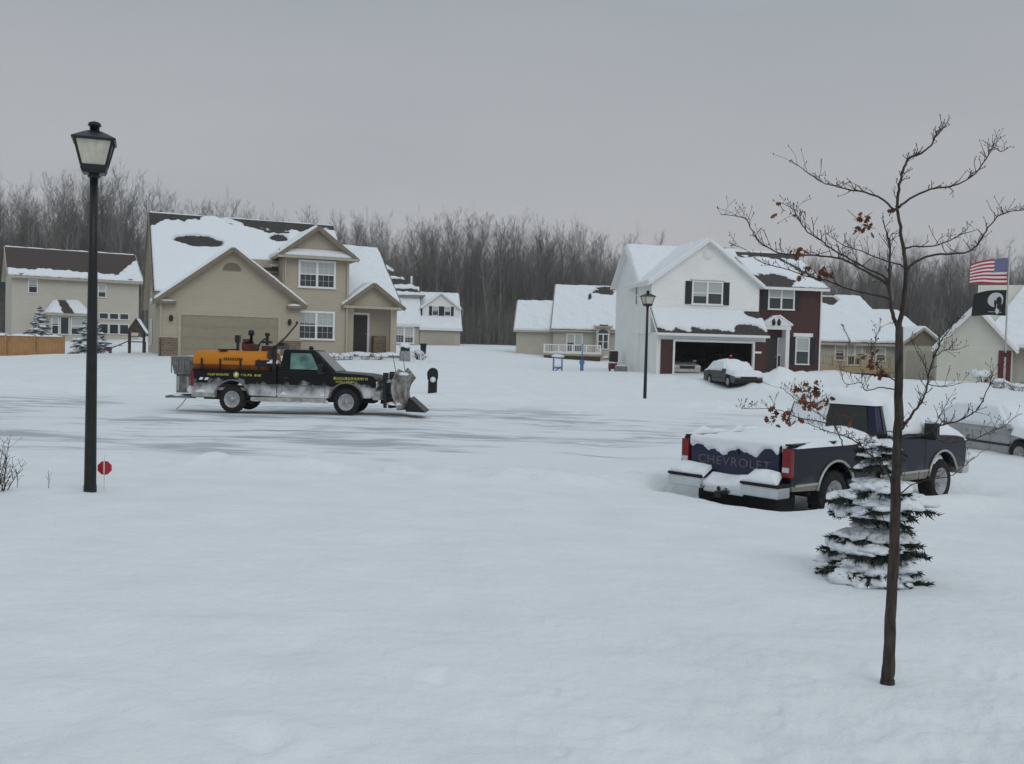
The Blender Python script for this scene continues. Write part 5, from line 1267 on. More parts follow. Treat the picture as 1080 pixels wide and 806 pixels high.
    # spreader hung behind the tail
    b = MB(); b.frustum([(-1.86,-.55,1.02),(-1.28,-.55,1.02),(-1.28,.55,1.02),(-1.86,.55,1.02)],[(-1.95,-.62,1.52),(-1.22,-.62,1.52),(-1.22,.62,1.52),(-1.95,.62,1.52)])
    b.box(-1.82,-.48,.50,-1.36,.48,1.02)
    for k in range(4): b.box(-1.93+k*.18,-.64,1.05,-1.90+k*.18,-.6,1.5)
    sp_ = b.build('salt_spreader', M['grey_steel'], T, bevel=.015)
    b = MB(); b.box(-1.80,-.5,.56,-1.72,-.485,.96); b.box(-1.5,-.5,.56,-1.42,-.485,.96); b.lathe([(.05,-.02),(.28,-.02),(.28,.02),(.05,.02)],(-1.72,0,.42),'z',18); b.build('spinner_disc', M['salt_steel'], sp_)
    b = MB(); b.box(-2.02,-.62,.36,-1.2,-.52,.42); b.box(-2.02,.52,.36,-1.2,.62,.42); b.box(-2.06,-.7,.36,-1.98,.7,.42); b.box(-1.9,-.1,.36,-1.0,.1,.44); b.tube([(-1.5,-.5,.36),(-1.62,-.52,.18),(-1.78,-.54,.03)],.012,5)
    b.build('hitch_rack', M['grey_steel'], T)
    b = MB(); b.blob((-1.28,-.62,.55),(.16,.12,.16),8); b.build('packed_snow', M['snow'], T, recalc=False); b = MB(); b.blob((-1.75,-.5,.42),(.2,.12,.05),9); b.build('packed_snow', M['snow'], T, recalc=False)
    b = MB(); b.box(-1.19,-.995,.42,-.5,.995,.55); b.build('rear_bumper', M['salt_steel'], T, bevel=.03)
    b = MB(); b.box(.55,-.99,.36,2.78,-.90,.46); b.build('side_step', M['salt_steel'], T, bevel=.02)
    b = MB(); 
    for k in range(9): b.blob((.7+k*.25,-.93,.36),(.16,.05,.05+.02*(k%3)),30+k)
    b.build('packed_snow', M['snow'], T, recalc=False)
    # salt and snow frozen onto the door and the sills
    for x0,x1,z0,z1,k in ((1.40,2.74,.52,1.06,0),(.56,1.28,.50,.78,1),(-1.1,-.52,.56,.78,2),(3.92,4.2,.55,.75,3)):
        bz = lambda x,y,z,z0=z0,z1=z1: np.clip(.35+(z-z0)/(z1-z0)*1.1-.35*np.sin(x*5),-1,2)
        snow_sheet(T,[(x0,-.979,z0),(x1,-.979,z0),(x1,-.979,z1),(x0,-.979,z1)],.022,bz,40+k,nu=60,nv=36,edge=.05,rough=.6,name='salt_film')
    b = MB(); b.blob((4.55,-.5,.95),(.10,.16,.06),61,.3); b.build('packed_snow', M['snow'], T, recalc=False)
    b = MB(); b.blob((5.0,-.85,1.18),(.14,.25,.06),62,.3); b.build('packed_snow', M['snow'], T, recalc=False)
    # plow frame, lamps and blade on the nose
    b = MB()
    for s in (-1,1):
        b.box(4.38,s*.42-.05,.36,4.50,s*.42+.05,1.02); b.beam((4.3,s*.42,.40),(5.0,s*.22,.30),.10,.12); b.beam((4.45,s*.42,.92),(4.75,s*.3,.40),.05,.05)
    b.box(4.38,-.55,.40,4.52,.55,.56); b.box(4.38,-.75,.96,4.46,.75,1.03); b.beam((4.5,0,.45),(4.9,0,.30),.16,.2); b.beam((4.5,0,.98),(4.9,0,.62),.06,.06); b.tube([(4.5,.1,.95),(4.6,.1,.7),(4.9,.1,.45)],.03,6)
    pf = b.build('plow_frame', M['black_metal'], T, bevel=.008)
    for s in (-1,1):
        b = MB(); b.box(4.40,s*.70-.1,1.02,4.56,s*.70+.1,1.22); b.box(4.62,s*.70-.06,1.04,4.74,s*.70+.06,1.2); lamp = b.build('plow_lamp', M['black_metal'], pf, bevel=.02)
        b = MB(); b.box(4.558,s*.70-.08,1.05,4.57,s*.70+.08,1.19); b.build('lens', M['clear_lens'], lamp)
    # V blade: two curved wings swept back, raised off the ground
    for s in (-1,1):
        b = MB(); nu, nv = 14, 10; V = []; Fq = []
        for k in range(2):
            for i in range(nu):
                u = i/(nu-1)
                for j in range(nv):
                    v = j/(nv-1); zz = .20+v*(.88+.26*u); cx_ = .22*math.sin(math.pi*(v-.15))-.02
                    x = 5.20-.42*u*(.9)-cx_*.8+.16*v*v+k*-.035; y = s*(.05+u*1.05)
                    V.append((x,y,zz))
        idx = lambda k,i,j: k*nu*nv+i*nv+j
        for k in range(2):
            for i in range(nu-1):
                for j in range(nv-1): Fq.append((idx(k,i,j),idx(k,i+1,j),idx(k,i+1,j+1),idx(k,i,j+1)))
        for i in range(nu-1): 
            for j in (0,nv-1): Fq.append((idx(0,i,j),idx(0,i+1,j),idx(1,i+1,j),idx(1,i,j)))
        for j in range(nv-1):
            for i in (0,nu-1): Fq.append((idx(0,i,j),idx(0,i,j+1),idx(1,i,j+1),idx(1,i,j)))
        b.add(V,Fq,0,True); w = b.build('plow_blade', M['blade'], T)
        b = MB()
        for i in (1,4,7,10,13):
            u = i/13; x = 5.20-.45*u; b.beam((x-.22,s*(.05+u*1.05),.26),(x-.26,s*(.05+u*1.05),.95),.03,.10)
        b.beam((4.85,s*.1,.55),(4.52,s*1.05,.62),.06,.08); b.beam((4.95,s*.1,.30),(4.66,s*1.1,.30),.07,.09)
        b.build('blade_rib', M['black_metal'], w)
        b = MB(); b.box(4.62,s*.35-.12,.30,4.80,s*.35+.12,.62); b.tube([(4.66,s*.35,.6),(4.9,s*.6,.95)],.05,8); b.build('lift_ram', M['red_paint'], w)
        b = MB(); b.tube([(4.85,s*1.08,1.1),(4.72,s*1.12,1.75)],[.012,.008],6); b.build('blade_marker', M['black_metal'], w)
    b = MB(); b.frustum([(5.10,-.9,.16),(5.72,-1.12,.16),(5.72,.1,.16),(5.1,.1,.16)],[(5.16,-.75,.52),(5.24,-.95,.55),(5.24,.1,.55),(5.16,.1,.52)]); b.build('cutting_edge', M['black_metal'], T, bevel=.01)
    b = MB(); b.blob((4.60,-.45,.60),(.10,.2,.32),51); b.build('packed_snow', M['snow'], T, recalc=False); b = MB(); b.blob((4.75,-.95,.35),(.2,.2,.07),52); b.build('packed_snow', M['snow'], T, recalc=False)
plow_truck()

def sedan(name, label, loc, hd, paint, snow=True, group=None, L=4.6, cat='car', suv=False, cabin=None):
    T = thing(name, label, cat, loc, hd, group); hw = .88; wb = 1.33
    zc = .92 if not suv else 1.02
    b = MB(); poly = [(-2.22,.42),(-2.0,.24)]+arch_pts(-wb,.32,.38,.26)+arch_pts(wb,.32,.38,.26)+[(2.05,.22),(2.28,.40),(2.30,.62),(2.1,.74),(1.1,zc-.06),(.9,zc),(-1.55,zc),(-2.15,zc-.04),(-2.27,.70)]
    b.prism(poly,'y',-hw,hw); body = b.build('body', M[paint], T, bevel=.07, seg=3)
    top = 1.42 if not suv else 1.75; rx = -1.35 if not suv else -2.0
    B_ = [(rx-.40 if not suv else -2.18,-.82,zc-.02),(1.18,-.82,zc-.02),(1.18,.82,zc-.02),(rx-.40 if not suv else -2.18,.82,zc-.02)]; Tp = [(rx+.25,-.60,top),(.35,-.62,top),(.35,.62,top),(rx+.25,.60,top)]
    g = MB(); g.frustum(B_,Tp); g.build('cabin', M[cabin or paint], T, bevel=.06, seg=3)
    def mp_(i,j,f,k): return Vector(B_[i]).lerp(Vector(B_[j]),f).lerp(Vector(Tp[i]).lerp(Vector(Tp[j]),f),k)
    for s,(i,j) in ((-1,(0,1)),(1,(3,2))):
        for f0,f1 in ((.12,.47),(.50,.86)):
            q = [mp_(i,j,f0,.12),mp_(i,j,f1,.12),mp_(i,j,f1,.86),mp_(i,j,f0,.86)]
            pane(T, q if s < 0 else q[::-1], .010, 'car_glass','side_window')
        for x in (-.55,.45):
            q = MB(); q.box(x-.1,s*(hw-.01),.74,x+.1,s*(hw+.03),.78); q.build('door_handle', M[paint], T, bevel=.008)
        for x in (-.68,.36,1.02):
            q = MB(); q.box(x,s*(hw-.004),.32,x+.008,s*(hw+.002),.84); q.build('door_seam', M['rubber'], T)
        q = MB(); q.box(-1.0,s*(hw-.01),.48,1.0,s*(hw+.015),.54); q.build('side_trim', M['black_metal'], T, bevel=.006)
        q = MB(); q.box(.86,s*.84,.90,1.0,s*1.06,1.04); q.build('side_mirror', M[paint], T, bevel=.02)
        for x in (-wb,wb): wheel(T,x,s*.78,.32,.2,s)
        q = MB(); q.box(2.16,s*.50,.56,2.315,s*.86,.70); q.build('headlight', M['clear_lens'], T, bevel=.02)
        q = MB(); q.box(-2.29,s*.52,.62,-2.17,s*.87,.82); q.build('taillight', M['taillight'], T, bevel=.02)
    pane(T,[mp_(1,2,.06,.08),mp_(1,2,.94,.08),mp_(1,2,.92,.9),mp_(1,2,.08,.9)],.010,'car_glass','windscreen')
    pane(T,[mp_(3,0,.08,.1),mp_(3,0,.92,.1),mp_(3,0,.92,.88),mp_(3,0,.08,.88)],.010,'car_glass','rear_window')
    q = MB(); q.box(2.24,-.48,.50,2.33,.48,.66); q.build('grille', M['black_metal'], T, bevel=.01)
    q = MB(); q.box(2.2,-.85,.28,2.36,.85,.46); q.build('front_bumper', M['dark_inside'] if paint == 'dark_car' else M[paint], T, bevel=.05)
    q = MB(); q.box(-2.33,-.85,.30,-2.15,.85,.50); q.build('rear_bumper', M[paint], T, bevel=.05)
    q = MB(); q.box(-1.7,-.7,.2,1.7,.7,.5); q.build('chassis', M['dark_inside'], T)
    if snow:
        heap(T,rx-.05,-.70,.50,.70,top-.05,.22,3,p=3,name='roof_snow')
        snow_sheet(T,[(.30,.72,top-.03),(.30,-.72,top-.03),(1.28,-.86,zc-.08),(1.28,.86,zc-.08)],.16,None,4,edge=.18,name='windscreen_snow')
        snow_sheet(T,[(rx+.3,-.7,top-.03),(rx+.3,.7,top-.03),(rx-.5,.86,zc-.08),(rx-.5,-.86,zc-.08)],.16,None,5,edge=.18,name='rear_window_snow')
        snow_sheet(T,[(1.0,.92,zc-.10),(1.0,-.92,zc-.10),(2.36,-.92,.66),(2.36,.92,.66)],.24,None,6,edge=.2,name='bonnet_snow')
        heap(T,-2.28,-.86,rx-.25,.86,zc-.06,.17,7,p=4,name='boot_snow')
        for s in (-1,1):
            c = [(-1.75,s*.86,.92),(1.05,s*.86,.92),(.38,s*.64,top+.05),(rx+.25,s*.64,top+.05)]
            snow_sheet(T, c if s < 0 else [c[1],c[0],c[3],c[2]],.09,None,8+s,edge=.1,name='window_snow')
    return T
# car on the white house's drive, its nose towards the street
p = at(748,404,56.6)
q = at(767,411,53.2)
sedan('car','dark car under a thick snow cover on the white house drive',(p.x*.5+q.x*.5+.85,(p.y+q.y)/2+.4,gz((p.x+q.x)/2,(p.y+q.y)/2)+.02),math.atan2(q.y-p.y,q.x-p.x)+.12,'dark_car').scale = (.93,.93,.95)
# two in the open garage
Hw = bpy.data.objects['white_house']; ca, sa = math.cos(Hw.rotation_euler.z), math.sin(Hw.rotation_euler.z)
def in_white(x,y,z): return (Hw.location.x+ca*x-sa*y, Hw.location.y+sa*x+ca*y, Hw.location.z+z)
sedan('car','pale car parked nose outwards at the left of the open garage',in_white(2.3,3.1,-.12),Hw.rotation_euler.z-math.pi/2,'white_car',False,cabin='dark_car')
t = sedan('car','dark car in the open garage showing lit red rear lamps',in_white(5.5,3.1,-.05),Hw.rotation_euler.z+math.pi/2,'dark_car',False)
for nm,bx in (('brake_lamp',(-2.32,-.86,.66,-2.27,-.56,.84)),('brake_lamp',(-2.32,.56,.66,-2.27,.86,.84)),('high_brake_lamp',(-1.42,-.06,1.27,-1.34,.06,1.31))):
    b = MB(); b.box(*bx); b.build(nm, M['brake_glow'], t, bevel=.01)
# silver car at the right edge, nose to the right and towards us
f = at(1076,482,22.0); r = at(1003,462,24.2)
hd = math.atan2(f.y-r.y,f.x-r.x)-.05
c = Vector((f.x,f.y))+Vector((-math.cos(hd)*1.33-math.sin(hd)*.85*1,-math.sin(hd)*1.33+math.cos(hd)*.85))
sedan('car','silver car with snow-covered roof at the right edge, beyond the navy pickup',(c.x,c.y,gz(c.x,c.y)-.24),hd,'silver_car').scale = (1,1,.90)

# ------------------------------------------------------------------ street lamps
def street_lamp(label, base, H=4.2, s=1.0):
    T = thing('street_lamp', label, 'street lamp', base, rad(20), 'lantern street lamps along the street')
    b = MB(); b.lathe([(.072,-.3),(.072,.05),(.067,.07),(.065,.4),(.059,1.4),(.051,2.6),(.045,H-.60)],n=20); b.build('pole', M['black_metal'], T)
    z = H-.62
    b = MB(); b.lathe([(.05,z),(.075,z+.02),(.05,z+.05),(.06,z+.07)],n=16); b.lathe([(.0,z+.05),(.165,z+.05),(.195,z+.09),(.195,z+.13),(0,z+.13)],n=4,ph=math.pi/4,sm=False)
    lt = b.build('lantern_base', M['black_metal'], T)
    z0, z1, r0, r1 = z+.13, z+.42, .185, .285
    b = MB()
    for k in range(4):
        a = math.pi/4+k*math.pi/2; b.beam((r0*math.cos(a),r0*math.sin(a),z0),(r1*math.cos(a),r1*math.sin(a),z1),.02,.02)
        a2 = a+math.pi/2; b.beam((r1*math.cos(a),r1*math.sin(a),z1),(r1*math.cos(a2),r1*math.sin(a2),z1),.024,.024); b.beam((r0*math.cos(a),r0*math.sin(a),z0),(r0*math.cos(a2),r0*math.sin(a2),z0),.022,.022)
    b.build('lantern_frame', M['black_metal'], T)
    for k in range(4):
        a = math.pi/4+k*math.pi/2; a2 = a+math.pi/2; g = MB(); k0, k1 = r0*.97, r1*.97
        P = [Vector((k0*math.cos(a),k0*math.sin(a),z0)),Vector((k0*math.cos(a2),k0*math.sin(a2),z0)),Vector((k1*math.cos(a2),k1*math.sin(a2),z1)),Vector((k1*math.cos(a),k1*math.sin(a),z1))]
        g.frustum(P,[q*.985+Vector((0,0,q.z*.015)) for q in P]); g.build('glass_panel', M['milk_glass'], T)
    b = MB(); b.lathe([(.325,z1-.012),(.33,z1+.012),(.22,z1+.06),(.11,z1+.105),(.055,z1+.12),(.055,z1+.15)],n=4,ph=math.pi/4,sm=False); rf = b.build('lantern_roof', M['black_metal'], T)
    b = MB(); b.lathe([(.05,z1+.12),(.055,z1+.17),(.075,z1+.175),(.062,z1+.21),(.02,z1+.225),(0,z1+.23)],n=14); b.build('finial', M['black_metal'], rf)
    return T
a = street_lamp('tall black lantern street lamp standing nearest, on the left lawn', at(95,517,11.45))
b = copy_tree(a); b.location = at(680,422,38); b.location.z -= .05; b['label'] = 'smaller black lantern street lamp in front of the white house'

# ------------------------------------------------------------------ small things
def marker():
    p = at(110,513,11.6); T = thing('driveway_marker','small red octagonal marker on a thin white stake beside the near lamp post','marker',(p.x,p.y,gz(p.x,p.y)),rad(8))
    b = MB(); b.tube([(0,0,-.2),(0,0,.42)],.007,8); b.build('stake', M['white_paint'], T)
    b = MB(); b.lathe([(0,-.006),(.084,-.006),(.084,.006),(0,.006)],(.005,-.014,.27),'y',8,ph=math.pi/8,sm=False); d = b.build('red_disc', M['sign_red'], T)
    b = MB(); b.box(-.006,-.022,.20,.006,-.0205,.345); b.build('white_stripe', M['white_paint'], d)
marker()
def mailbox():
    p = at(456,417,37.6); T = thing('mailbox','black post mailbox with a round white spot, just beyond the plow blade','mailbox',(p.x,p.y,p.z-.02),rad(4))
    b = MB(); b.box(-.17,-.14,-.4,.17,.14,.62); b.build('post', M['black_metal'], T, bevel=.02)
    b = MB(); b.prism([(-.2,.62),(.2,.62),(.2,.86)]+[(.2*math.cos(t),.86+.2*math.sin(t)) for t in [math.pi*k/10 for k in range(1,10)]]+[(-.2,.86)],'y',-.3,.3); bx = b.build('box', M['black_metal'], T, bevel=.01)
    b = MB(); b.lathe([(0,-.31),(.105,-.31),(.105,-.29)],(.01,0,.62),'y',16); b.build('newspaper_tube_end', M['white_paint'], bx)
    b = MB(); b.box(-.21,-.32,.74,-.17,-.26,.92); b.build('flag', M['black_metal'], bx)
mailbox()
def flagmat(name, kind):
    m, t, b = principled(name)
    uv = N(t,'ShaderNodeUVMap'); s = N(t,'ShaderNodeSeparateXYZ'); t.links.new(uv.outputs[0], s.inputs[0])
    def math_(op, a, bb=None, c=None):
        n = N(t,'ShaderNodeMath', operation=op)
        for i, v in enumerate((a,bb,c)):
            if v is None: continue
            if isinstance(v,(int,float)): n.inputs[i].default_value = v
            else: t.links.new(v, n.inputs[i])
        return n.outputs[0]
    def mixc(f, A, B):
        n = N(t,'ShaderNodeMix', data_type='RGBA'); t.links.new(f, n.inputs['Factor'])
        for k, v in (('A',A),('B',B)):
            if isinstance(v, tuple): n.inputs[k].default_value = v
            else: t.links.new(v, n.inputs[k])
        return n.outputs['Result']
    u, v = s.outputs[0], s.outputs[1]
    if kind == 'stripes':
        st = math_('MODULO', math_('FLOOR', math_('MULTIPLY', v, 12.999)), 2)      # 13 stripes, red outermost
        base = mixc(st, (.42,.018,.035,1), (.74,.72,.73,1))
        can = math_('MULTIPLY', math_('LESS_THAN', u, .4), math_('GREATER_THAN', v, 6/13))
        # rows of stars
        a = math_('MULTIPLY', u, 11/.4); c = math_('MULTIPLY', math_('SUBTRACT', v, 6/13), 9/(7/13))
        fa = math_('SUBTRACT', math_('FRACT', a), .5); fc = math_('SUBTRACT', math_('FRACT', c), .5)
        d = math_('ADD', math_('MULTIPLY', fa, fa), math_('MULTIPLY', fc, fc))
        par = math_('MODULO', math_('ADD', math_('FLOOR', a), math_('FLOOR', c)), 2)
        star = math_('MULTIPLY', math_('LESS_THAN', d, .12), math_('LESS_THAN', par, .5))
        blue = mixc(star, (.018,.03,.16,1), (.7,.7,.72,1))
        col = mixc(can, base, blue)
    else:
        def disc(cx, cy, rx, ry):
            a = math_('DIVIDE', math_('SUBTRACT', u, cx), rx); c = math_('DIVIDE', math_('SUBTRACT', v, cy), ry)
            return math_('LESS_THAN', math_('ADD', math_('MULTIPLY', a, a), math_('MULTIPLY', c, c)), 1)
        white = math_('MAXIMUM', disc(.33,.60,.22,.30), math_('MULTIPLY', disc(.30,.26,.07,.22), 1))
        head = math_('MAXIMUM', disc(.25,.55,.085,.19), disc(.36,.42,.03,.2))
        bust = disc(.22,.34,.10,.12)
        f = math_('MULTIPLY', white, math_('SUBTRACT', 1, math_('MAXIMUM', head, bust)))
        bar = math_('MULTIPLY', math_('MULTIPLY', math_('GREATER_THAN', u, .12), math_('LESS_THAN', u, .54)), math_('MULTIPLY', math_('GREATER_THAN', v, .12), math_('LESS_THAN', v, .14)))
        col = mixc(math_('MAXIMUM', f, bar), (.007,.008,.009,1), (.5,.53,.53,1))
    t.links.new(col, b.inputs['Base Color']); b.inputs['Roughness'].default_value = .8
    return m
def flag(name, label, pole, z0, z1, L, m, seed, droop, group=None):
    nu, nv = 40, 24; V = []; F_ = []; UV = []
    for i in range(nu):
        u = i/(nu-1)
        for j in range(nv):
            v = j/(nv-1)
            V.append((-u*L*(.96-.05*math.sin(3*u+seed)), .16*math.sin(u*7+seed+1.2*v)*u+.06*math.sin(u*13+v*3), z0+(z1-z0)*v-droop*u*u*v*(1.0)-.05*math.sin(u*6+seed)*u-.02*u))
            UV.append((u,v))
    for i in range(nu-1):
        for j in range(nv-1): F_.append((i*nv+j,(i+1)*nv+j,(i+1)*nv+j+1,i*nv+j+1))
    me = bpy.data.meshes.new(name); me.from_pydata(V,[],F_); l = me.uv_layers.new(name='UVMap')
    for pl in me.polygons:
        pl.use_smooth = True
        for li in pl.loop_indices: l.data[li].uv = UV[me.loops[li].vertex_index]
    me.materials.append(m); o = bpy.data.objects.new(name, me); COL.objects.link(o); o.location = pole
    tag(o, label, 'flag', group); return o
def flagpole():
    b0 = at(1059,402,58); T = thing('flagpole','thin pale flagpole in front of the cream house','flagpole',b0)
    b = MB(); b.tube([(0,0,-.5),(0,0,3),(0,0,7.75)],[.06,.05,.035],12); b.build('pole', M['metal_pole'], T)
    b = MB(); b.lathe([(0,-.08),(.07,-.04),(.08,0),(.06,.05),(0,.08)],(0,0,7.82),n=12); b.build('finial', M['metal_pole'], T)
    b = MB(); b.tube([(-.07,-.06,1.2),(-.07,-.06,7.6)],.008,5); b.box(-.12,-.12,1.4,.0,-.03,1.65); b.build('halyard', M['black_metal'], T)
    z = b0.z
    flag('flag','red and white striped flag with blue corner, upper on the pole', b0+Vector((-.06,-.0,0)), at(1062,300,58).z-z, at(1063,272,58).z-z, 2.15, flagmat('striped_flag_cloth','stripes'), .4, .42, 'flags on the pole')
    flag('flag','black flag with a white round emblem, flying below the striped flag', b0+Vector((-.06,-.0,0)), at(1060,333,58).z-z, at(1061,306,58).z-z, 1.95, flagmat('black_flag_cloth','black'), 2.1, .22, 'flags on the pole')
flagpole()
def fence():
    a, b_ = at(-60,377,70.5), at(68,376.5,70); T = thing('cedar_fence','orange-brown cedar board fence with snow along its top, left edge','fence',(b_.x,b_.y,b_.z-.1),math.atan2(a.y-b_.y,a.x-b_.x))
    L = (a-b_).length; rg = random.Random(2)
    m = MB(); n = int(L/.145)
    for k in range(n): m.box(k*.145,-.01,-.3,k*.145+.138,.012,1.52+rg.uniform(-.015,.015))
    m.box(0,.012,.3,L,.05,.39); m.box(0,.012,1.2,L,.05,1.29); m.build('boards', M['wood'], T)
    for k in range(5):
        m = MB(); m.box(k*2.1-.05,.05,-.4,k*2.1+.05,.15,1.6); m.build('post', M['wood'], T)
    m = MB(); m.box(-.02,-.02,-.3,.0,3.0,1.5) if False else None
    heap(T,0,-.06,L,.10,1.51,.11,4,p=6,nu=80,nv=8,rough=.7)
fence()
def play_tower():
    p = at(144,374,74); T = thing('play_tower','small timber play tower with peaked roof and dark slide beside the tan house','play tower',(p.x,p.y,p.z-.05),rad(15))
    m = MB()
    for x in (-.5,.5):
        for y in (-.5,.5): m.box(x-.05,y-.05,-.3,x+.05,y+.05,1.75)
    m.box(-.6,-.6,.95,.6,.6,1.03); m.box(-.55,-.58,1.35,.55,-.54,1.42); m.build('frame', M['darkwood'], T)
    m = MB(); slab(m,[(-.75,.7,1.6),(-.75,-.7,1.6),(0,-.7,2.75),(0,.7,2.75)],.05); slab(m,[(.75,-.7,1.6),(.75,.7,1.6),(0,.7,2.75),(0,-.7,2.75)],.05); m.prism([(-.65,1.66),(.65,1.66),(0,2.65)],'y',-.62,-.58); r = m.build('roof', [M['darkwood'],M['darkwood']], T)
    snow_sheet(r,[(.75,-.7,1.6),(.75,.7,1.6),(0,.7,2.75),(0,-.7,2.75)],.1,None,3,nu=14,nv=14)
    m = MB(); m.beam((-.55,0,1.05),(-1.7,0,.5),.45,.06); m.beam((-1.7,0,.5),(-2.1,0,.38),.45,.06); m.box(-2.4,-.4,-.2,-1.75,.4,.55); m.build('slide', M['purple_plastic'], T)
    b = MB(); b.blob((-1.5,0,.66),(.5,.22,.09),3); b.build('snow_load', M['snow'], T, recalc=False); b = MB(); b.blob((-2.05,0,.58),(.35,.4,.12),4); b.build('snow_load', M['snow'], T, recalc=False)
    m = MB()
    for k in range(4): m.box(.56,-.4,.15+k*.22,.62,.4,.2+k*.22)
    m.box(.55,-.44,-.2,.62,-.38,1.0); m.box(.55,.38,-.2,.62,.44,1.0); m.build('ladder', M['darkwood'], T)
play_tower()
def blue_frame():
    p = at(588,392,66); T = thing('playset','blue plastic playset half sunk in snow in front of the deck','playset',(p.x,p.y,p.z-.1),rad(-4))
    m = MB()
    for s in (-.28,.28): m.beam((s,-.2,-.1),(s,0,1.05),.10,.10); m.beam((s,.4,-.1),(s,0,1.05),.10,.10)
    m.box(-.35,-.06,.98,.35,.06,1.08); m.box(-.3,-.2,.30,.3,.25,.38); m.beam((-.3,-.25,.05),(.3,-.2,.45),.08,.08); m.build('frame', M['blue_plastic'], T, bevel=.02)
    b = MB(); b.blob((0,0,1.09),(.42,.2,.14),3); b.build('snow_load', M['snow'], T, recalc=False); b = MB(); b.blob((0,-.1,.42),(.25,.2,.1),5); b.build('snow_load', M['snow'], T, recalc=False)
    p = at(613.5,391.5,66); T = thing('post','single blue post standing in the snow in front of the deck','post',(p.x,p.y,p.z-.1),0)
    m = MB(); m.box(-.11,-.11,-.1,.11,.11,.85); m.box(-.16,-.16,.55,.16,.16,.8); m.build('base', M['blue_plastic'], T, bevel=.03)
    m = MB(); m.tube([(0,0,.85),(0,0,1.9)],.04,8); m.build('pole', M['blue_plastic'], T)
blue_frame()
def ac_grill():
    p = at(655,392,64.5); T = thing('air_conditioner','grey air conditioner box in the snow against the white side wall','air conditioner',(p.x,p.y,p.z-.05),rad(10))
    m = MB(); m.box(-.32,-.32,-.2,.32,.32,.42)
    for k in range(7): m.box(-.325,-.335,.0+k*.055,.325,-.32,.025+k*.055); m.box(-.335,-.325,.0+k*.055,-.32,.325,.025+k*.055)
    m.build('casing', M['ac'], T); m = MB(); m.lathe([(.05,.44),(.26,.44),(.28,.42)],n=16); m.build('fan_grille', M['black_metal'], T)
    heap(T,-.34,-.34,.34,.34,.43,.08,2)
    p = at(646,391,66.5); T = thing('barbecue','dark barbecue with a closed upright hood and snow on its shelf beside the white house','barbecue',(p.x,p.y,p.z-.05),rad(8))
    m = MB(); m.box(-.25,-.22,.15,.25,.22,.55)
    for x in (-.22,.16): m.box(x,-.2,-.3,x+.06,.2,.2)
    cart = m.build('cart', M['red_sh'], T); m = MB(); m.box(-.22,-.2,.62,.32,.22,1.35); m.build('hood', M['door_dark'], T, bevel=.05)
    m = MB(); m.box(-.62,-.2,.80,-.25,.2,.86); m.build('side_shelf', M['black_metal'], T)
    b = MB(); b.blob((-.45,0,.88),(.22,.22,.16),5); b.build('snow_load', M['snow'], T, recalc=False); b = MB(); b.blob((0,-.15,.56),(.34,.14,.08),6); b.build('snow_load', M['snow'], T, recalc=False); b = MB(); b.blob((.03,0,1.36),(.27,.2,.05),7); b.build('snow_load', M['snow'], T, recalc=False)
ac_grill()
def small_front():
    p = at(427,379,50.5); T = thing('utility_box','grey box with a dark band and thick snow cap by the tan house porch','utility box',(p.x,p.y,p.z),rad(20))
    m = MB(); m.box(-.24,-.2,-.3,.24,.2,.42); m.build('base', M['ac'], T, bevel=.02); m = MB(); m.box(-.2,-.18,.42,.2,.18,.62); m.build('lid', M['black_metal'], T)
    b = MB(); b.blob((0,0,.62),(.27,.24,.2),3); b.build('snow_cap', M['snow'], T, recalc=False)
    p = at(446.5,370,58); T = thing('bin','small black bin standing in snow beside the far garage','bin',(p.x,p.y,p.z),0)
    m = MB(); m.frustum([(-.14,-.14,-.2),(.14,-.14,-.2),(.14,.14,-.2),(-.14,.14,-.2)],[(-.17,-.17,.36),(.17,-.17,.36),(.17,.17,.36),(-.17,.17,.36)]); m.build('body', M['black_metal'], T, bevel=.02); m = MB(); m.box(-.19,-.19,.36,.19,.19,.42); m.build('lid', M['black_metal'], T, bevel=.02)
small_front()
def shrub(label, px, py, Y, rx, ry, h, seed, n=4, group=None, twig=24):
    p = at(px,py,Y); z = gz(p.x,p.y); T = thing('shrub', label, 'shrub', (p.x,p.y,min(z,p.z)-.03), 0, group); rg = random.Random(seed)
    b = MB()
    for k in range(twig):
        a = rg.uniform(0,6.28); q = Vector((math.cos(a)*rx*rg.random()*.4,math.sin(a)*ry*rg.random()*.4,-.1)); e = Vector((math.cos(a)*rx*rg.uniform(.5,1.1),math.sin(a)*ry*rg.uniform(.5,1.1),h*rg.uniform(.4,1.1)))
        m_ = (q+e)/2+Vector((rg.gauss(0,.04),rg.gauss(0,.04),h*.15)); b.tube([q,m_,e],[.014,.010,.005],4)
        for j in range(3): b.tube([m_.lerp(e,rg.random()),e+Vector((rg.gauss(0,.1),rg.gauss(0,.1),rg.gauss(.02,.08)))],[.007,.003],3,cap=False)
    b.build('stems', M['twig'], T, recalc=False)
    b = MB()
    for k in range(n):
        a = rg.uniform(0,6.28); rr = rg.uniform(0,.6); w = rg.uniform(.4,.65)
        b.blob((math.cos(a)*rx*rr, math.sin(a)*ry*rr, h*rg.uniform(.55,.8)), (rx*w,ry*w,h*rg.uniform(.25,.4)), rg.randint(0,999), .25)
    b.build('snow_load', M['snow'], T, recalc=False); return T
GS = 'snow-covered shrubs along the tan house'
for k,(px,py,w) in enumerate(((322,378,.5),(342,376,.45),(354,377,.35),(366,376,.5),(385,376,.35),(399,378,.4))):
    shrub(['low snow-capped shrub under the left half of the lower bay window','low snow-capped shrub under the right half of the lower bay window','smallest snow-capped shrub at the bay corner of the tan house','round snow-capped shrub left of the tan house door','snow-capped shrub in front of the tan house door','snow-capped shrub in front of the stone pier of the porch'][k],px,py,48.6+.35*k,w*1.1,w,.34,k,4,GS,12)
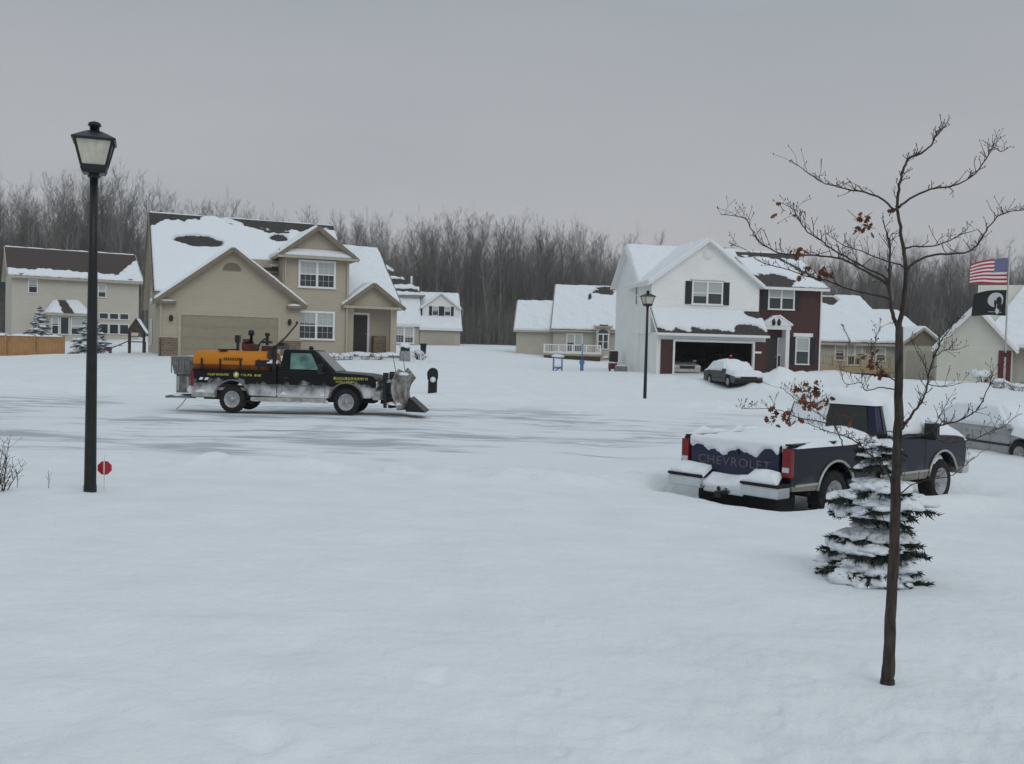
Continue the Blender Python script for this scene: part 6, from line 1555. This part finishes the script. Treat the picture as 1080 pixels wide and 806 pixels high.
shrub('bare twiggy shrub with snow in front of the far garage drive',443,378,54,.45,.4,.5,31,2)
shrub('snow-covered shrub left of the cream house dark red door',1037,402,68,.8,.6,.8,21,5,'snow-covered shrubs by the cream house')
shrub('snow-covered shrub at the foot of the flagpole',1053,404,57,.6,.5,.55,22,4,'snow-covered shrubs by the cream house')
shrub('low dark shrub with snow at the right edge below the flagpole',1073,408,55,.6,.5,.4,23,2,'snow-covered shrubs by the cream house')
def bare_shrub():
    p = at(-2,500,11.2); T = thing('bare_shrub','bare thin-stemmed shrub poking from the snow at the left edge','shrub',(p.x,p.y,gz(p.x,p.y)-.02)); rg = random.Random(6)
    for k in range(16):
        b = MB(); a = rg.uniform(0,6.28); d = Vector((math.cos(a)*.32+.06,math.sin(a)*.3,1)).normalized(); q = Vector((rg.gauss(0,.05),rg.gauss(0,.05),-.1)); L = rg.uniform(.35,.85); pts = [q]; 
        for i in range(5): d = (d+Vector((rg.gauss(0,.08),rg.gauss(0,.08),.02))).normalized(); q = q+d*L/5; pts.append(q)
        b.tube(pts,[.007,.006,.005,.004,.003,.002],5)
        for i in range(2,6):
            for j in range(3):
                e = pts[i]+Vector((rg.gauss(0,.06),rg.gauss(0,.06),rg.uniform(.02,.12))); b.tube([pts[i],e],[.0026,.0014],4,cap=False); b.lathe([(0,-.006),(.005,0),(0,.008)],e,'z',5)
        b.build('stem', M['twig'], T, recalc=False)
    # two weed stalks beside it
    for px in (18,51):
        p = at(px,500,11.6); t = thing('weed_stalk','thin dry weed stalk standing in the snow near the lamp post' if px > 30 else 'thin dry weed stalk beside the bare shrub','weed',(p.x,p.y,gz(p.x,p.y)-.02),0)
        b = MB(); b.tube([(0,0,-.05),(.01,0,.1),(.0,0,.2)],[.004,.003,.002],5)
        for k in range(4): b.tube([(0,0,.08+k*.03),(rg.gauss(0,.03),rg.gauss(0,.03),.14+k*.03)],[.0025,.0014],4)
        b.build('stem', M['twig'], t, recalc=False)
bare_shrub()

# ------------------------------------------------------------------ the winter air
def haze():
    b = MB(); b.box(-425,-425,-3,425,425,32); o = b.build('haze', M['snow']); m = bpy.data.materials.new('winter_haze'); m.use_nodes = True; t = m.node_tree; t.nodes.clear()
    ou = N(t,'ShaderNodeOutputMaterial'); v = N(t,'ShaderNodeVolumePrincipled'); v.inputs['Color'].default_value = (.9,.92,.95,1); v.inputs['Density'].default_value = .00045
    t.links.new(v.outputs[0], ou.inputs['Volume']); o.data.materials.clear(); o.data.materials.append(m); tag(o, kind='stuff', label='thin pale winter haze over the whole street')
haze()
